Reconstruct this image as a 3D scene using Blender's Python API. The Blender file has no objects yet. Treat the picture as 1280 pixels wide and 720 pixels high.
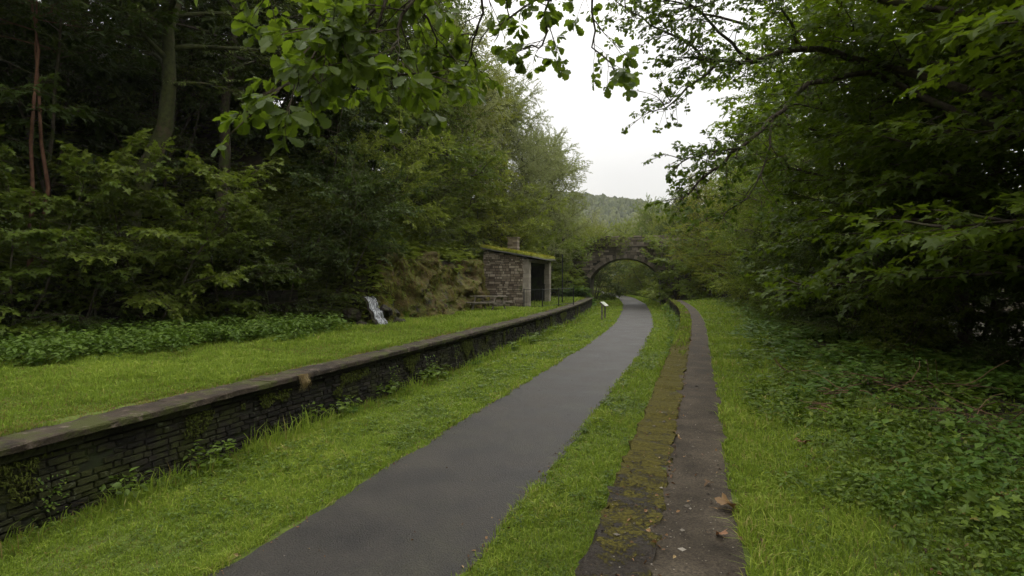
import bpy, math, random
import numpy as np
from mathutils import Vector, noise as mnoise
PI = math.pi
R = math.radians
scene = bpy.context.scene
col = scene.collection
rnd = random.Random(7)
RG = np.random.default_rng(11)

# ------------------------------------------------------------------ camera
CAM = np.array([0.0, 0.0, 2.7]); YAW = R(18.1); PITCH = R(-1.1)
FWD = np.array([-math.sin(YAW)*math.cos(PITCH), math.cos(YAW)*math.cos(PITCH), math.sin(PITCH)])
RGT = np.array([math.cos(YAW), math.sin(YAW), 0.0]); UPV = np.cross(RGT, FWD)
def at(px, py, d):
    """surveyed point: bearing taken on a 1280x720 plate with f=720, at distance d"""
    p = CAM + d*(FWD + RGT*(px-640)/720.0 + UPV*(360-py)/720.0)
    return p
cd = bpy.data.cameras.new('camera'); cam = bpy.data.objects.new('camera', cd); col.objects.link(cam)
cd.lens = 20.25; cd.sensor_width = 36; cd.clip_start = 0.05; cd.clip_end = 4000
cam.location = CAM; cam.rotation_euler = (PI/2+PITCH, 0, YAW)
scene.camera = cam

# ------------------------------------------------------------------ tags
def tag(o, label=None, cat=None, group=None, kind=None):
    if label: o['label'] = label
    if cat: o['category'] = cat
    if group: o['group'] = group
    if kind: o['kind'] = kind
    return o
def empty(name, loc, rz=0.0):
    o = bpy.data.objects.new(name, None); col.objects.link(o)
    o.location = tuple(float(v) for v in loc); o.rotation_euler = (0, 0, rz); o.empty_display_size = 0.2
    return o
def copy_tree(o, parent=None):
    c = o.copy(); col.objects.link(c)
    if parent: c.parent = parent
    for ch in list(o.children): copy_tree(ch, c)
    return c

# ------------------------------------------------------------------ mesh accumulator
class Acc:
    def __init__(self): self.V=[]; self.T=[]; self.r=[]; self.m=[]; self.n=0
    def add(self, V, T, r=0.5, mi=0):
        V = np.asarray(V, dtype=np.float32).reshape(-1,3); T = np.asarray(T, dtype=np.int32).reshape(-1,3)
        self.V.append(V); self.T.append(T+self.n); self.n += len(V)
        if np.isscalar(r): r = np.full(len(T), r, dtype=np.float32)
        self.r.append(np.asarray(r, dtype=np.float32)); 
        if np.isscalar(mi): mi = np.full(len(T), mi, dtype=np.int32)
        self.m.append(mi)
    def build(self, name, mats, parent=None, smooth=False, loc=None):
        me = bpy.data.meshes.new(name)
        V = np.concatenate(self.V); T = np.concatenate(self.T); r = np.concatenate(self.r); m = np.concatenate(self.m)
        nt = len(T)
        me.vertices.add(len(V)); me.vertices.foreach_set('co', V.ravel())
        me.loops.add(nt*3); me.loops.foreach_set('vertex_index', T.ravel())
        me.polygons.add(nt); me.polygons.foreach_set('loop_start', np.arange(0, nt*3, 3, dtype=np.int32))
        me.polygons.foreach_set('material_index', m)
        me.polygons.foreach_set('use_smooth', np.full(nt, bool(smooth)))
        me.update(calc_edges=True)
        a = me.attributes.new('rnd', 'FLOAT', 'FACE'); a.data.foreach_set('value', r)
        if not isinstance(mats, (list, tuple)): mats = [mats]
        for mt in mats: me.materials.append(mt)
        o = bpy.data.objects.new(name, me); col.objects.link(o)
        if parent: o.parent = parent
        if loc is not None: o.location = tuple(float(v) for v in loc)
        return o

BOXT = [(0,2,1),(0,3,2),(4,5,6),(4,6,7),(0,1,5),(0,5,4),(1,2,6),(1,6,5),(2,3,7),(2,7,6),(3,0,4),(3,4,7)]
def box(a, lo, hi, r=0.5, mi=0, jit=0.0, M=None, org=(0,0,0)):
    x0,y0,z0 = lo; x1,y1,z1 = hi
    V = np.array([(x0,y0,z0),(x1,y0,z0),(x1,y1,z0),(x0,y1,z0),(x0,y0,z1),(x1,y0,z1),(x1,y1,z1),(x0,y1,z1)], dtype=float)
    if jit: V += RG.uniform(-jit, jit, V.shape)
    if M is not None: V = V @ np.asarray(M).T
    a.add(V+np.asarray(org), BOXT, r, mi)
def rotz(t): c,s=math.cos(t),math.sin(t); return np.array([(c,-s,0),(s,c,0),(0,0,1)])
def rotx(t): c,s=math.cos(t),math.sin(t); return np.array([(1,0,0),(0,c,-s),(0,s,c)])
def roty(t): c,s=math.cos(t),math.sin(t); return np.array([(c,0,s),(0,1,0),(-s,0,c)])
def tube(a, pts, rad, n=6, r=0.5, mi=0, rough=0.0):
    pts = np.asarray(pts, dtype=float); k = len(pts)
    rad = np.broadcast_to(np.asarray(rad, dtype=float), (k,))
    tan = np.gradient(pts, axis=0); tan /= np.linalg.norm(tan, axis=1)[:,None]+1e-9
    ref = np.array([0,0,1.0]) if abs(tan[0][2])<0.8 else np.array([1.0,0,0])
    V = []
    u = np.cross(tan[0], ref); u /= np.linalg.norm(u)
    ang = np.arange(n)*2*PI/n
    for i in range(k):
        u = u - tan[i]*np.dot(u, tan[i]); u /= np.linalg.norm(u)+1e-9
        w = np.cross(tan[i], u)
        rr = rad[i]*(1+ (RG.uniform(-rough, rough, n) if rough else 0))
        V.append(pts[i] + (np.cos(ang)*rr)[:,None]*u + (np.sin(ang)*rr)[:,None]*w)
    V = np.concatenate(V); T=[]
    for i in range(k-1):
        for j in range(n):
            p=i*n+j; q=i*n+(j+1)%n; T += [(p,q,q+n),(p,q+n,p+n)]
    m = len(V); V = np.vstack([V, pts[0], pts[-1]])
    for j in range(n):
        T.append((m, (j+1)%n, j)); T.append((m+1, (k-1)*n+j, (k-1)*n+(j+1)%n))
    a.add(V, T, r, mi)

def vnoise(x, y, s=1.0, z=0.0):
    return np.array([mnoise.noise((float(p)*s, float(q)*s, z)) for p, q in zip(np.ravel(x), np.ravel(y))]).reshape(np.shape(x))
# fast lattice noise for big arrays
_L = np.random.default_rng(3).random((256,256))
def fn(x, y, s=1.0, o=0):
    x = np.asarray(x)*s+o*17.3; y = np.asarray(y)*s+o*9.1
    xi = np.floor(x).astype(int); yi = np.floor(y).astype(int); fx = x-xi; fy = y-yi
    fx = fx*fx*(3-2*fx); fy = fy*fy*(3-2*fy)
    g = lambda i,j: _L[(xi+i)&255,(yi+j)&255]
    return (g(0,0)*(1-fx)+g(1,0)*fx)*(1-fy)+(g(0,1)*(1-fx)+g(1,1)*fx)*fy - 0.5
def ss(a, b, x):
    t = np.clip((np.asarray(x, dtype=float)-a)/(b-a), 0, 1); return t*t*(3-2*t)

# ------------------------------------------------------------------ materials
def nt(name):
    m = bpy.data.materials.new(name); m.use_nodes = True; t = m.node_tree; t.nodes.clear()
    out = t.nodes.new('ShaderNodeOutputMaterial'); return m, t, out
def N(t, kind, **kw):
    n = t.nodes.new('ShaderNode'+kind)
    for k, v in kw.items():
        if k.startswith('i_'):
            key = k[2:].replace('_', ' '); n.inputs[key].default_value = v
        else: setattr(n, k, v)
    return n
def ramp(t, fac, stops):
    r = t.nodes.new('ShaderNodeValToRGB'); e = r.color_ramp.elements
    while len(e) > 1: e.remove(e[-1])
    e[0].position = stops[0][0]; e[0].color = (*stops[0][1], 1)
    for p, c in stops[1:]:
        x = e.new(p); x.color = (*c, 1)
    t.links.new(fac, r.inputs[0]); return r.outputs[0]
def mixc(t, f, a, b, mode='MIX'):
    m = t.nodes.new('ShaderNodeMix'); m.data_type='RGBA'; m.blend_type = mode
    for s, v in ((0,f),(6,a),(7,b)):
        if hasattr(v, 'links') or hasattr(v, 'is_linked'): t.links.new(v, m.inputs[s])
        else: m.inputs[s].default_value = v if s==0 else (*v,1)
    return m.outputs[2]
def noise(t, co, scale, detail=4, rough=0.55, dist=0.0):
    n = N(t, 'TexNoise'); n.inputs['Scale'].default_value=scale; n.inputs['Detail'].default_value=detail
    n.inputs['Roughness'].default_value=rough; n.inputs['Distortion'].default_value=dist
    if co is not None: t.links.new(co, n.inputs['Vector'])
    return n.outputs['Fac']
def mathn(t, op, a, b=None, clamp=False):
    m = N(t, 'Math', operation=op, use_clamp=clamp)
    for i, v in enumerate((a,b)):
        if v is None: continue
        if hasattr(v, 'is_linked'): t.links.new(v, m.inputs[i])
        else: m.inputs[i].default_value = v
    return m.outputs[0]
def wpos(t): return N(t, 'NewGeometry').outputs['Position']
def opos(t): return N(t, 'TexCoord').outputs['Object']
def attr(t, name='rnd'): return N(t, 'Attribute', attribute_name=name).outputs['Fac']

def leaf_mat(name, stops, trans=(0.14,0.22,0.02), tf=0.35, rough=0.45, objvar=0.12, spec=0.35):
    m, t, out = nt(name)
    c = ramp(t, attr(t), stops)
    oi = N(t, 'ObjectInfo').outputs['Random']
    hs = N(t, 'HueSaturation'); t.links.new(c, hs.inputs['Color'])
    v = mathn(t, 'ADD', mathn(t, 'MULTIPLY', oi, objvar*2), 1-objvar); t.links.new(v, hs.inputs['Value'])
    h = mathn(t, 'ADD', mathn(t, 'MULTIPLY', oi, -0.03), 0.515); t.links.new(h, hs.inputs['Hue'])
    p = N(t, 'BsdfPrincipled'); t.links.new(hs.outputs[0], p.inputs['Base Color'])
    p.inputs['Roughness'].default_value = rough; p.inputs['Specular IOR Level'].default_value = spec
    tr = N(t, 'BsdfTranslucent'); tc = mixc(t, 1.0, hs.outputs[0], trans, 'MIX')
    tm = mixc(t, 0.45, hs.outputs[0], trans); t.links.new(tm, tr.inputs['Color'])
    mx = N(t, 'MixShader'); mx.inputs[0].default_value = tf
    t.links.new(p.outputs[0], mx.inputs[1]); t.links.new(tr.outputs[0], mx.inputs[2]); t.links.new(mx.outputs[0], out.inputs[0])
    return m
def rough_mat(name, stops, scale=3.0, rough=0.85, bump=0.4, bscale=20, spec=0.3, second=None, secf=(0.5,0.6), secscale=1.2, useattr=0.0, roughvar=0.0, co='w', detail=8, dist=0.02, third=None, thirdf=(0.58,0.64), thirdscale=3.0):
    m, t, out = nt(name)
    P = wpos(t) if co=='w' else opos(t)
    f = noise(t, P, scale, detail)
    if useattr:
        f = mathn(t, 'ADD', mathn(t,'MULTIPLY',f,1-useattr), mathn(t,'MULTIPLY',attr(t),useattr))
    c = ramp(t, f, stops)
    if second:
        sf = noise(t, P, secscale, 6, 0.65)
        mr = N(t, 'MapRange'); t.links.new(sf, mr.inputs[0]); mr.inputs[1].default_value=secf[0]; mr.inputs[2].default_value=secf[1]
        c = mixc(t, mr.outputs[0], c, second)
    if third:
        sf = noise(t, P, thirdscale, 7, 0.7, 0.3); mr = N(t, 'MapRange'); t.links.new(sf, mr.inputs[0]); mr.inputs[1].default_value=thirdf[0]; mr.inputs[2].default_value=thirdf[1]
        c = mixc(t, mr.outputs[0], c, third)
    p = N(t, 'BsdfPrincipled'); t.links.new(c, p.inputs['Base Color']); p.inputs['Specular IOR Level'].default_value = spec
    if roughvar:
        rf = noise(t, P, 2.3, 5); rr = mathn(t,'ADD',mathn(t,'MULTIPLY',rf,roughvar*2),rough-roughvar,True); t.links.new(rr, p.inputs['Roughness'])
    else: p.inputs['Roughness'].default_value = rough
    if bump:
        b = N(t, 'Bump'); b.inputs['Strength'].default_value = bump; b.inputs['Distance'].default_value = dist
        t.links.new(noise(t, P, bscale, 6, 0.65), b.inputs['Height']); t.links.new(b.outputs[0], p.inputs['Normal'])
    t.links.new(p.outputs[0], out.inputs[0]); return m

M = {}
M['bark'] = rough_mat('bark', [(0.3,(0.025,0.018,0.012)),(0.7,(0.085,0.068,0.045))], 14, 0.9, 0.8, 30, second=(0.045,0.06,0.012), secf=(0.5,0.62), secscale=2.5)
M['mossbark'] = rough_mat('mossy_bark', [(0.3,(0.018,0.022,0.006)),(0.7,(0.05,0.055,0.014))], 10, 0.95, 0.9, 24, second=(0.06,0.042,0.025), secf=(0.55,0.66), secscale=3)
M['redbark'] = rough_mat('red_bark', [(0.3,(0.07,0.03,0.018)),(0.7,(0.16,0.08,0.045))], 8, 0.85, 0.4, 30)
M['twig'] = rough_mat('twig', [(0.3,(0.03,0.022,0.012)),(0.7,(0.08,0.06,0.035))], 10, 0.9, 0)
M['asphalt'] = None
M['brick'] = rough_mat('old_brick', [(0.2,(0.006,0.005,0.004)),(0.5,(0.016,0.013,0.009)),(0.72,(0.03,0.025,0.018)),(0.88,(0.085,0.075,0.055))], 2.5, 0.8, 0.8, 40, second=(0.04,0.044,0.010), secf=(0.5,0.62), secscale=1.3, useattr=0.45, roughvar=0.2, dist=0.03, third=(0.14,0.145,0.10), thirdf=(0.61,0.67), thirdscale=3.6)
M['lichenbrick'] = M['brick']
M['mortar'] = rough_mat('mortar', [(0.3,(0.012,0.011,0.01)),(0.7,(0.035,0.032,0.026))], 4, 0.95, 0.4, 30, second=(0.03,0.04,0.012), secf=(0.5,0.62))
M['coping'] = rough_mat('coping_stone', [(0.25,(0.014,0.010,0.006)),(0.5,(0.038,0.027,0.017)),(0.75,(0.08,0.060,0.040))], 5.0, 0.85, 1.0, 30, second=(0.05,0.055,0.010), secf=(0.5,0.6), secscale=2.2, useattr=0.15, roughvar=0.15, dist=0.04, third=(0.16,0.125,0.095), thirdf=(0.58,0.68), thirdscale=5)
def mosskerb():
    m,t,out=nt('mossy_kerb'); P=wpos(t)
    a=noise(t,P,4.5,8,.65,.4); b=noise(t,P,38,4,.7); g=noise(t,P,1.1,3)
    wet=ramp(t,b,[(.3,(.010,.007,.005)),(.55,(.030,.022,.014)),(.75,(.085,.07,.05))])
    ms=ramp(t,b,[(.3,(.03,.026,.005)),(.55,(.085,.072,.010)),(.8,(.15,.135,.02))])
    sp=N(t,'SeparateXYZ'); t.links.new(P,sp.inputs[0])
    far=N(t,'MapRange'); t.links.new(sp.outputs[1],far.inputs[0]); far.inputs[1].default_value=3.0; far.inputs[2].default_value=7.0; far.inputs[3].default_value=-.07; far.inputs[4].default_value=.14
    f=mathn(t,'ADD',mathn(t,'ADD',a,far.outputs[0]),mathn(t,'MULTIPLY',mathn(t,'SUBTRACT',b,.5),.5))
    mr=N(t,'MapRange'); t.links.new(f,mr.inputs[0]); mr.inputs[1].default_value=.44; mr.inputs[2].default_value=.54
    c=mixc(t,mr.outputs[0],wet,ms); p=N(t,'BsdfPrincipled'); t.links.new(c,p.inputs['Base Color'])
    rr=mathn(t,'ADD',mathn(t,'MULTIPLY',mr.outputs[0],.55),.38,True); t.links.new(rr,p.inputs['Roughness']); p.inputs['Specular IOR Level'].default_value=.25
    bp=N(t,'Bump'); bp.inputs['Strength'].default_value=1; bp.inputs['Distance'].default_value=.03
    t.links.new(mathn(t,'ADD',b,mathn(t,'MULTIPLY',mr.outputs[0],.3)),bp.inputs['Height']); t.links.new(bp.outputs[0],p.inputs['Normal']); t.links.new(p.outputs[0],out.inputs[0]); return m
M['mosskerb']=mosskerb()
M['dirt'] = None
M['rubble'] = rough_mat('rubble_stone', [(0.2,(0.08,0.06,0.042)),(0.5,(0.19,0.15,0.108)),(0.8,(0.34,0.285,0.215))], 2.5, 0.9, 0.5, 30, second=(0.09,0.10,0.03), secf=(0.58,0.68), secscale=1.4, useattr=0.55)
M['bridge'] = rough_mat('bridge_stone', [(0.2,(0.045,0.036,0.026)),(0.5,(0.12,0.098,0.072)),(0.8,(0.24,0.20,0.155))], 1.2, 0.9, 0.5, 20, second=(0.06,0.075,0.02), secf=(0.55,0.66), secscale=0.7, useattr=0.5)
M['dressed'] = rough_mat('dressed_stone', [(0.25,(0.15,0.13,0.10)),(0.7,(0.33,0.29,0.23))], 4, 0.85, 0.35, 30, useattr=0.35)
M['moss'] = rough_mat('moss', [(0.25,(0.10,0.11,0.012)),(0.5,(0.22,0.24,0.025)),(0.75,(0.34,0.34,0.045))], 9, 0.95, 1.0, 30, dist=0.05)
M['rockmoss'] = rough_mat('mossy_rock', [(0.25,(0.03,0.02,0.012)),(0.42,(0.085,0.06,0.018)),(0.58,(0.085,0.085,0.014)),(0.75,(0.15,0.10,0.035))], 1.9, 0.9, 1.0, 16, second=(0.035,0.03,0.025), secf=(0.56,0.66), secscale=1.3, dist=0.08)
M['rock'] = rough_mat('wet_rock', [(0.25,(0.010,0.008,0.006)),(0.7,(0.035,0.028,0.02))], 4, 0.7, 0.8, 14, spec=0.15, second=(0.03,0.035,0.008), secf=(.48,.58), secscale=3, dist=0.05)
M['slate'] = rough_mat('slate', [(0.3,(0.06,0.06,0.06)),(0.7,(0.14,0.13,0.12))], 5, 0.7, 0.4, 30)
M['darkwall'] = rough_mat('dark_wet_wall', [(0.25,(0.010,0.008,0.006)),(0.7,(0.035,0.028,0.02))], 4, 0.9, 0.8, 20, second=(0.025,0.032,0.008), secf=(0.45,0.6), secscale=1.5, useattr=.4)
M['oldwood'] = rough_mat('weathered_wood', [(0.3,(0.08,0.068,0.05)),(0.7,(0.21,0.182,0.14))], 8, 0.85, 0.4, 40, second=(0.08,0.1,0.03), secf=(0.56,0.66), secscale=3)
M['iron'] = rough_mat('black_iron', [(0.3,(0.008,0.009,0.009)),(0.7,(0.02,0.021,0.021))], 6, 0.5, 0)
M['soil'] = rough_mat('soil', [(0.25,(0.012,0.009,0.006)),(0.5,(0.032,0.024,0.014)),(0.75,(0.06,0.042,0.022))], 5, 0.95, 0.8, 30, second=(0.035,0.05,0.012), secf=(0.5,0.62), secscale=1.2, dist=0.04)
M['turf'] = rough_mat('turf', [(0.25,(0.045,0.06,0.010)),(0.5,(0.085,0.12,0.014)),(0.75,(0.13,0.165,0.02))], 6, 0.95, 0.8, 60, second=(0.075,0.07,0.02), secf=(0.6,0.72), secscale=1.5, dist=0.03)
M['grass'] = leaf_mat('grass_blades', [(0.0,(0.17,0.12,0.04)),(0.09,(0.09,0.13,0.02)),(0.4,(0.15,0.222,0.024)),(0.7,(0.215,0.295,0.034)),(0.93,(0.30,0.36,0.05)),(1.0,(0.34,0.29,0.10))], (0.28,0.44,0.035), 0.32, 0.6, 0.0, 0.15)
M['cover'] = leaf_mat('cover_leaves', [(0.0,(0.045,0.07,0.010)),(0.5,(0.08,0.125,0.014)),(0.85,(0.13,0.185,0.02)),(0.97,(0.17,0.2,0.03)),(1.0,(0.16,0.08,0.03))], (0.2,0.3,0.015), 0.32, 0.5, 0.0, 0.22)
M['nettle'] = leaf_mat('nettle_leaves', [(0.0,(0.04,0.075,0.010)),(0.5,(0.065,0.12,0.015)),(1.0,(0.11,0.17,0.025))], (0.14,0.25,0.015), 0.3, 0.55, 0.0, 0.2)
M['oak'] = leaf_mat('oak_leaves', [(0.0,(0.045,0.075,0.010)),(0.5,(0.07,0.11,0.013)),(1.0,(0.11,0.155,0.018))], (0.24,0.36,0.014), 0.48, 0.45, 0.08, 0.3)
M['maple'] = leaf_mat('sycamore_leaves', [(0.0,(0.04,0.065,0.007)),(0.5,(0.065,0.10,0.009)),(0.93,(0.10,0.145,0.013)),(1.0,(0.16,0.15,0.03))], (0.24,0.36,0.008), 0.45, 0.5, 0.1, 0.22)
M['wood1'] = leaf_mat('dark_wood_leaves', [(0.0,(0.026,0.04,0.007)),(0.5,(0.044,0.066,0.010)),(1.0,(0.072,0.102,0.016))], (0.10,0.15,0.012), 0.32, 0.5, 0.15, 0.2)  # shade of the left wood is partly put into this darkened leaf colour
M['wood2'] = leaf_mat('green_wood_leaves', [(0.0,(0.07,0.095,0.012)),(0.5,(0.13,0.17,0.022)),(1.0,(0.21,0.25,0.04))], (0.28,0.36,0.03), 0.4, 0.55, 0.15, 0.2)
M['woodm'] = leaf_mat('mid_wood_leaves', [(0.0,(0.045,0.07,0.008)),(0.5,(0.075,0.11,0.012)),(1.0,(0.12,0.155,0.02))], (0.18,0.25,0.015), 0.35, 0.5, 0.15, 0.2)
M['wood4'] = leaf_mat('yellow_wood_leaves', [(0.0,(0.10,0.115,0.012)),(0.5,(0.16,0.18,0.02)),(1.0,(0.24,0.25,0.04))], (0.3,0.36,0.03), 0.38, 0.6, 0.12, 0.15)
M['wood3'] = leaf_mat('pale_wood_leaves', [(0.0,(0.15,0.17,0.055)),(0.5,(0.24,0.26,0.09)),(1.0,(0.34,0.35,0.15))], (0.36,0.4,0.13), 0.38, 0.6, 0.12, 0.2)
M['farwood'] = leaf_mat('far_wood', [(0.0,(0.045,0.06,0.018)),(0.5,(0.075,0.09,0.026)),(0.9,(0.11,0.125,0.035)),(1.0,(0.14,0.14,0.05))], (0.1,0.14,0.03), 0.15, 0.8, 0.0, 0.1)
M['deadleaf'] = leaf_mat('dead_leaf', [(0.0,(0.06,0.03,0.014)),(0.5,(0.13,0.065,0.028)),(0.85,(0.25,0.14,0.06)),(1.0,(0.36,0.27,0.13))], (0.3,0.15,0.05), 0.12, 0.6, 0.0)
M['wallmoss']=leaf_mat('wall_moss',[(0.0,(0.03,0.03,0.008)),(0.5,(0.06,0.075,0.012)),(1.0,(0.12,0.14,0.03))],(.1,.13,.02),.15,.8,0,.1)
M['roofgrass']=leaf_mat('roof_moss_tufts',[(0.0,(0.16,0.14,0.02)),(0.5,(0.24,0.25,0.03)),(1.0,(0.36,0.36,0.05))],(.34,.36,.03),.25,.8,0,.1)
M['deadwood'] = rough_mat('dead_stems', [(0.3,(0.06,0.032,0.018)),(0.7,(0.17,0.10,0.055))], 8, 0.85, 0, useattr=.4)
M['grit'] = rough_mat('grit_stones', [(0.0,(0.03,0.024,0.018)),(0.6,(0.10,0.085,0.065)),(1.0,(0.3,0.27,0.22))], 3, 0.85, 0, useattr=1.0)
M['straw'] = leaf_mat('dry_grass', [(0.0,(0.16,0.10,0.045)),(1.0,(0.33,0.24,0.11))], (0.3,0.2,0.08), 0.2, 0.7, 0.0)

def asphalt():
    m, t, out = nt('asphalt'); P = wpos(t)
    a = noise(t, P, 1.1, 6, 0.6); b = noise(t, P, 75, 3, 0.8)
    c = ramp(t, a, [(0.35,(0.010,0.008,0.006)),(0.65,(0.028,0.023,0.017))])
    st = noise(t, P, .7, 7, .7, .5); mrs=N(t,'MapRange'); t.links.new(st,mrs.inputs[0]); mrs.inputs[1].default_value=.5; mrs.inputs[2].default_value=.68; mrs.inputs[4].default_value=.6
    c = mixc(t, mrs.outputs[0], c, (.032,.03,.016))
    c = mixc(t, 0.75, c, ramp(t, b, [(0.38,(0.12,0.12,0.12)),(0.52,(0.5,0.5,0.5)),(0.66,(1,1,.98))]), 'OVERLAY')
    b2 = noise(t, P, 26, 4, 0.8); c = mixc(t, 0.6, c, ramp(t, b2, [(0.35,(0.25,0.25,0.25)),(0.65,(0.8,0.8,0.78))]), 'OVERLAY')
    v = N(t,'TexVoronoi'); v.inputs['Scale'].default_value=55; t.links.new(P, v.inputs['Vector'])
    p = N(t, 'BsdfPrincipled'); t.links.new(c, p.inputs['Base Color'])
    rr = mathn(t,'ADD',mathn(t,'MULTIPLY',a,0.4),0.36); t.links.new(rr, p.inputs['Roughness']); p.inputs['Specular IOR Level'].default_value=0.4
    bp = N(t,'Bump'); bp.inputs['Strength'].default_value=0.7; bp.inputs['Distance'].default_value=0.012
    t.links.new(v.outputs['Distance'], bp.inputs['Height']); t.links.new(bp.outputs[0], p.inputs['Normal'])
    t.links.new(p.outputs[0], out.inputs[0]); return m
M['asphalt'] = asphalt()
def dirt():
    m, t, out = nt('dirt_path'); P = wpos(t)
    a = noise(t, P, 2.2, 8, 0.65); b = noise(t, P, 60, 4, 0.7)
    c = ramp(t, a, [(0.3,(0.022,0.017,0.011)),(0.5,(0.055,0.044,0.031)),(0.7,(0.095,0.078,0.056))])
    c = mixc(t, 0.5, c, ramp(t, b, [(0.38,(0.15,0.15,0.15)),(0.66,(0.95,0.93,0.9))]), 'OVERLAY')
    p = N(t, 'BsdfPrincipled'); t.links.new(c, p.inputs['Base Color'])
    rr = mathn(t,'ADD',mathn(t,'MULTIPLY',a,0.6),0.5,True); t.links.new(rr, p.inputs['Roughness']); p.inputs['Specular IOR Level'].default_value=0.15
    bp = N(t,'Bump'); bp.inputs['Strength'].default_value=1.0; bp.inputs['Distance'].default_value=0.012
    t.links.new(mathn(t,'ADD',b,mathn(t,'MULTIPLY',a,2.0)), bp.inputs['Height']); t.links.new(bp.outputs[0], p.inputs['Normal'])
    t.links.new(p.outputs[0], out.inputs[0]); return m
M['dirt'] = dirt()
def simple(name, c, rough=0.5, spec=0.5, em=None):
    m, t, out = nt(name); p = N(t,'BsdfPrincipled'); p.inputs['Base Color'].default_value=(*c,1); p.inputs['Roughness'].default_value=rough
    p.inputs['Specular IOR Level'].default_value=spec; t.links.new(p.outputs[0], out.inputs[0]); return m
def water():
    m, t, out = nt('falling_water'); P = opos(t)
    mp = N(t,'Mapping'); mp.inputs['Scale'].default_value=(14,14,1.2); t.links.new(P, mp.inputs[0])
    f = noise(t, mp.outputs[0], 2.0, 5, 0.6)
    c = ramp(t, f, [(0.36,(0.10,0.10,0.10)),(0.5,(0.30,0.31,0.32)),(0.64,(0.62,0.64,0.66))])
    p = N(t,'BsdfPrincipled'); t.links.new(c, p.inputs['Base Color']); p.inputs['Roughness'].default_value=0.15
    p.inputs['Specular IOR Level'].default_value=0.6; t.links.new(p.outputs[0], out.inputs[0]); return m
M['water'] = water()

# ------------------------------------------------------------------ alignment and terrain
_cy = np.array([-80,20,26,33,45,58,75,92,110,130,1200]); _cx = np.array([0,0,-.12,-.45,-1.55,-3.1,-6.0,-10.5,-17,-26,-26])
def cx(y): 
    return np.interp(y, _cy, _cx) if False else _spl(np.asarray(y, dtype=float))
def _spl(y):
    s = 0
    for d in (-3,-1.5,0,1.5,3): s = s + np.interp(y+d, _cy, _cx)
    return s/5
_by = np.array([-60,11,14.5,16.8,18.2,30,31,38,44,50,53,64,80,120]); _bb = np.array([-16.5,-16.2,-14.9,-13.2,-11.2,-11.2,-12.0,-12.0,-10.8,-9.6,-9.0,-9.0,-9.5,-9.5])
def backline(y): return np.interp(y, _by, _bb)
SL, SR = -6.72, -0.63      # faces of the two platforms
def hz(s, y):
    s = np.asarray(s, dtype=float); y = np.asarray(y, dtype=float); s, y = np.broadcast_arrays(s, y)
    b = backline(y); x = s+cx(y)
    endL = 1-ss(46.5, 50, y); endR = 1-ss(44, 49, y)
    # bed
    z = 0.02*fn(x,y,0.7)*4*0.3 - 0.26*ss(-5.2,-6.65,s)
    z = z + 0*y
    left = ss(SL-0.16, SL-0.34, s)
    zl = 0.99*endL + 0.03*fn(x,y,1.3,1)
    z = z*(1-left)+zl*left
    t = b-s
    rock = ss(17.3,18.6,y)*(1-ss(29.5,31,y))
    wallh = 1.15*(1-rock)+2.5*rock
    wallh = wallh*(1-ss(48,52,y)*0.6)
    bank = wallh*ss(0.0,0.55,t) + 0.80*np.clip(t-0.5,0,9) + 0.42*np.clip(t-9.5,0,60)
    bank = bank + np.clip(t,0,1)*(0.9*fn(x,y,0.35,2)+0.35*fn(x,y,1.1,3))
    z = z + np.where(t>0, bank, 0)
    # right
    right = ss(SR+0.1, SR+0.28, s)
    zr = (0.99+0.0*s)*np.where(s<0.2, endR, np.maximum(endR, ss(0.2,1.6,s)))
    zr = zr + 0.10*ss(0.5,2.2,s)+0.05*fn(x,y,1.1,4)*ss(0.3,0.8,s) + 0.22*fn(x,y,0.5,5)*ss(1.5,3,s) - 0.9*ss(4.5,14,s)
    z = np.where(s > -3, z*(1-right)+zr*right, z)
    # bridge road embankment
    e = ss(50,55.5,y)*(1-ss(62.5,70,y))
    el = 5.4*ss(-7.2,-9.6,s)*e; er = 5.4*ss(-0.6,2.4,s)*e
    z = np.maximum(z, np.maximum(el, er))
    # beyond the bridge: cutting sides rise, valley floor far out
    f = ss(64, 78, y)
    z = z + f*(np.clip(s+0.2,0,40)*0.30*(s>-0.2)*(1-ss(110,200,y)))
    far = ss(95,150,y); z = z*(1-far) + far*(1.5+6*fn(x,y,0.02,6))
    z = z*(1-ss(150,400,np.hypot(x,y)))
    return z
def ground(x, y):
    return hz(np.asarray(x)-cx(y), y)

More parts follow.
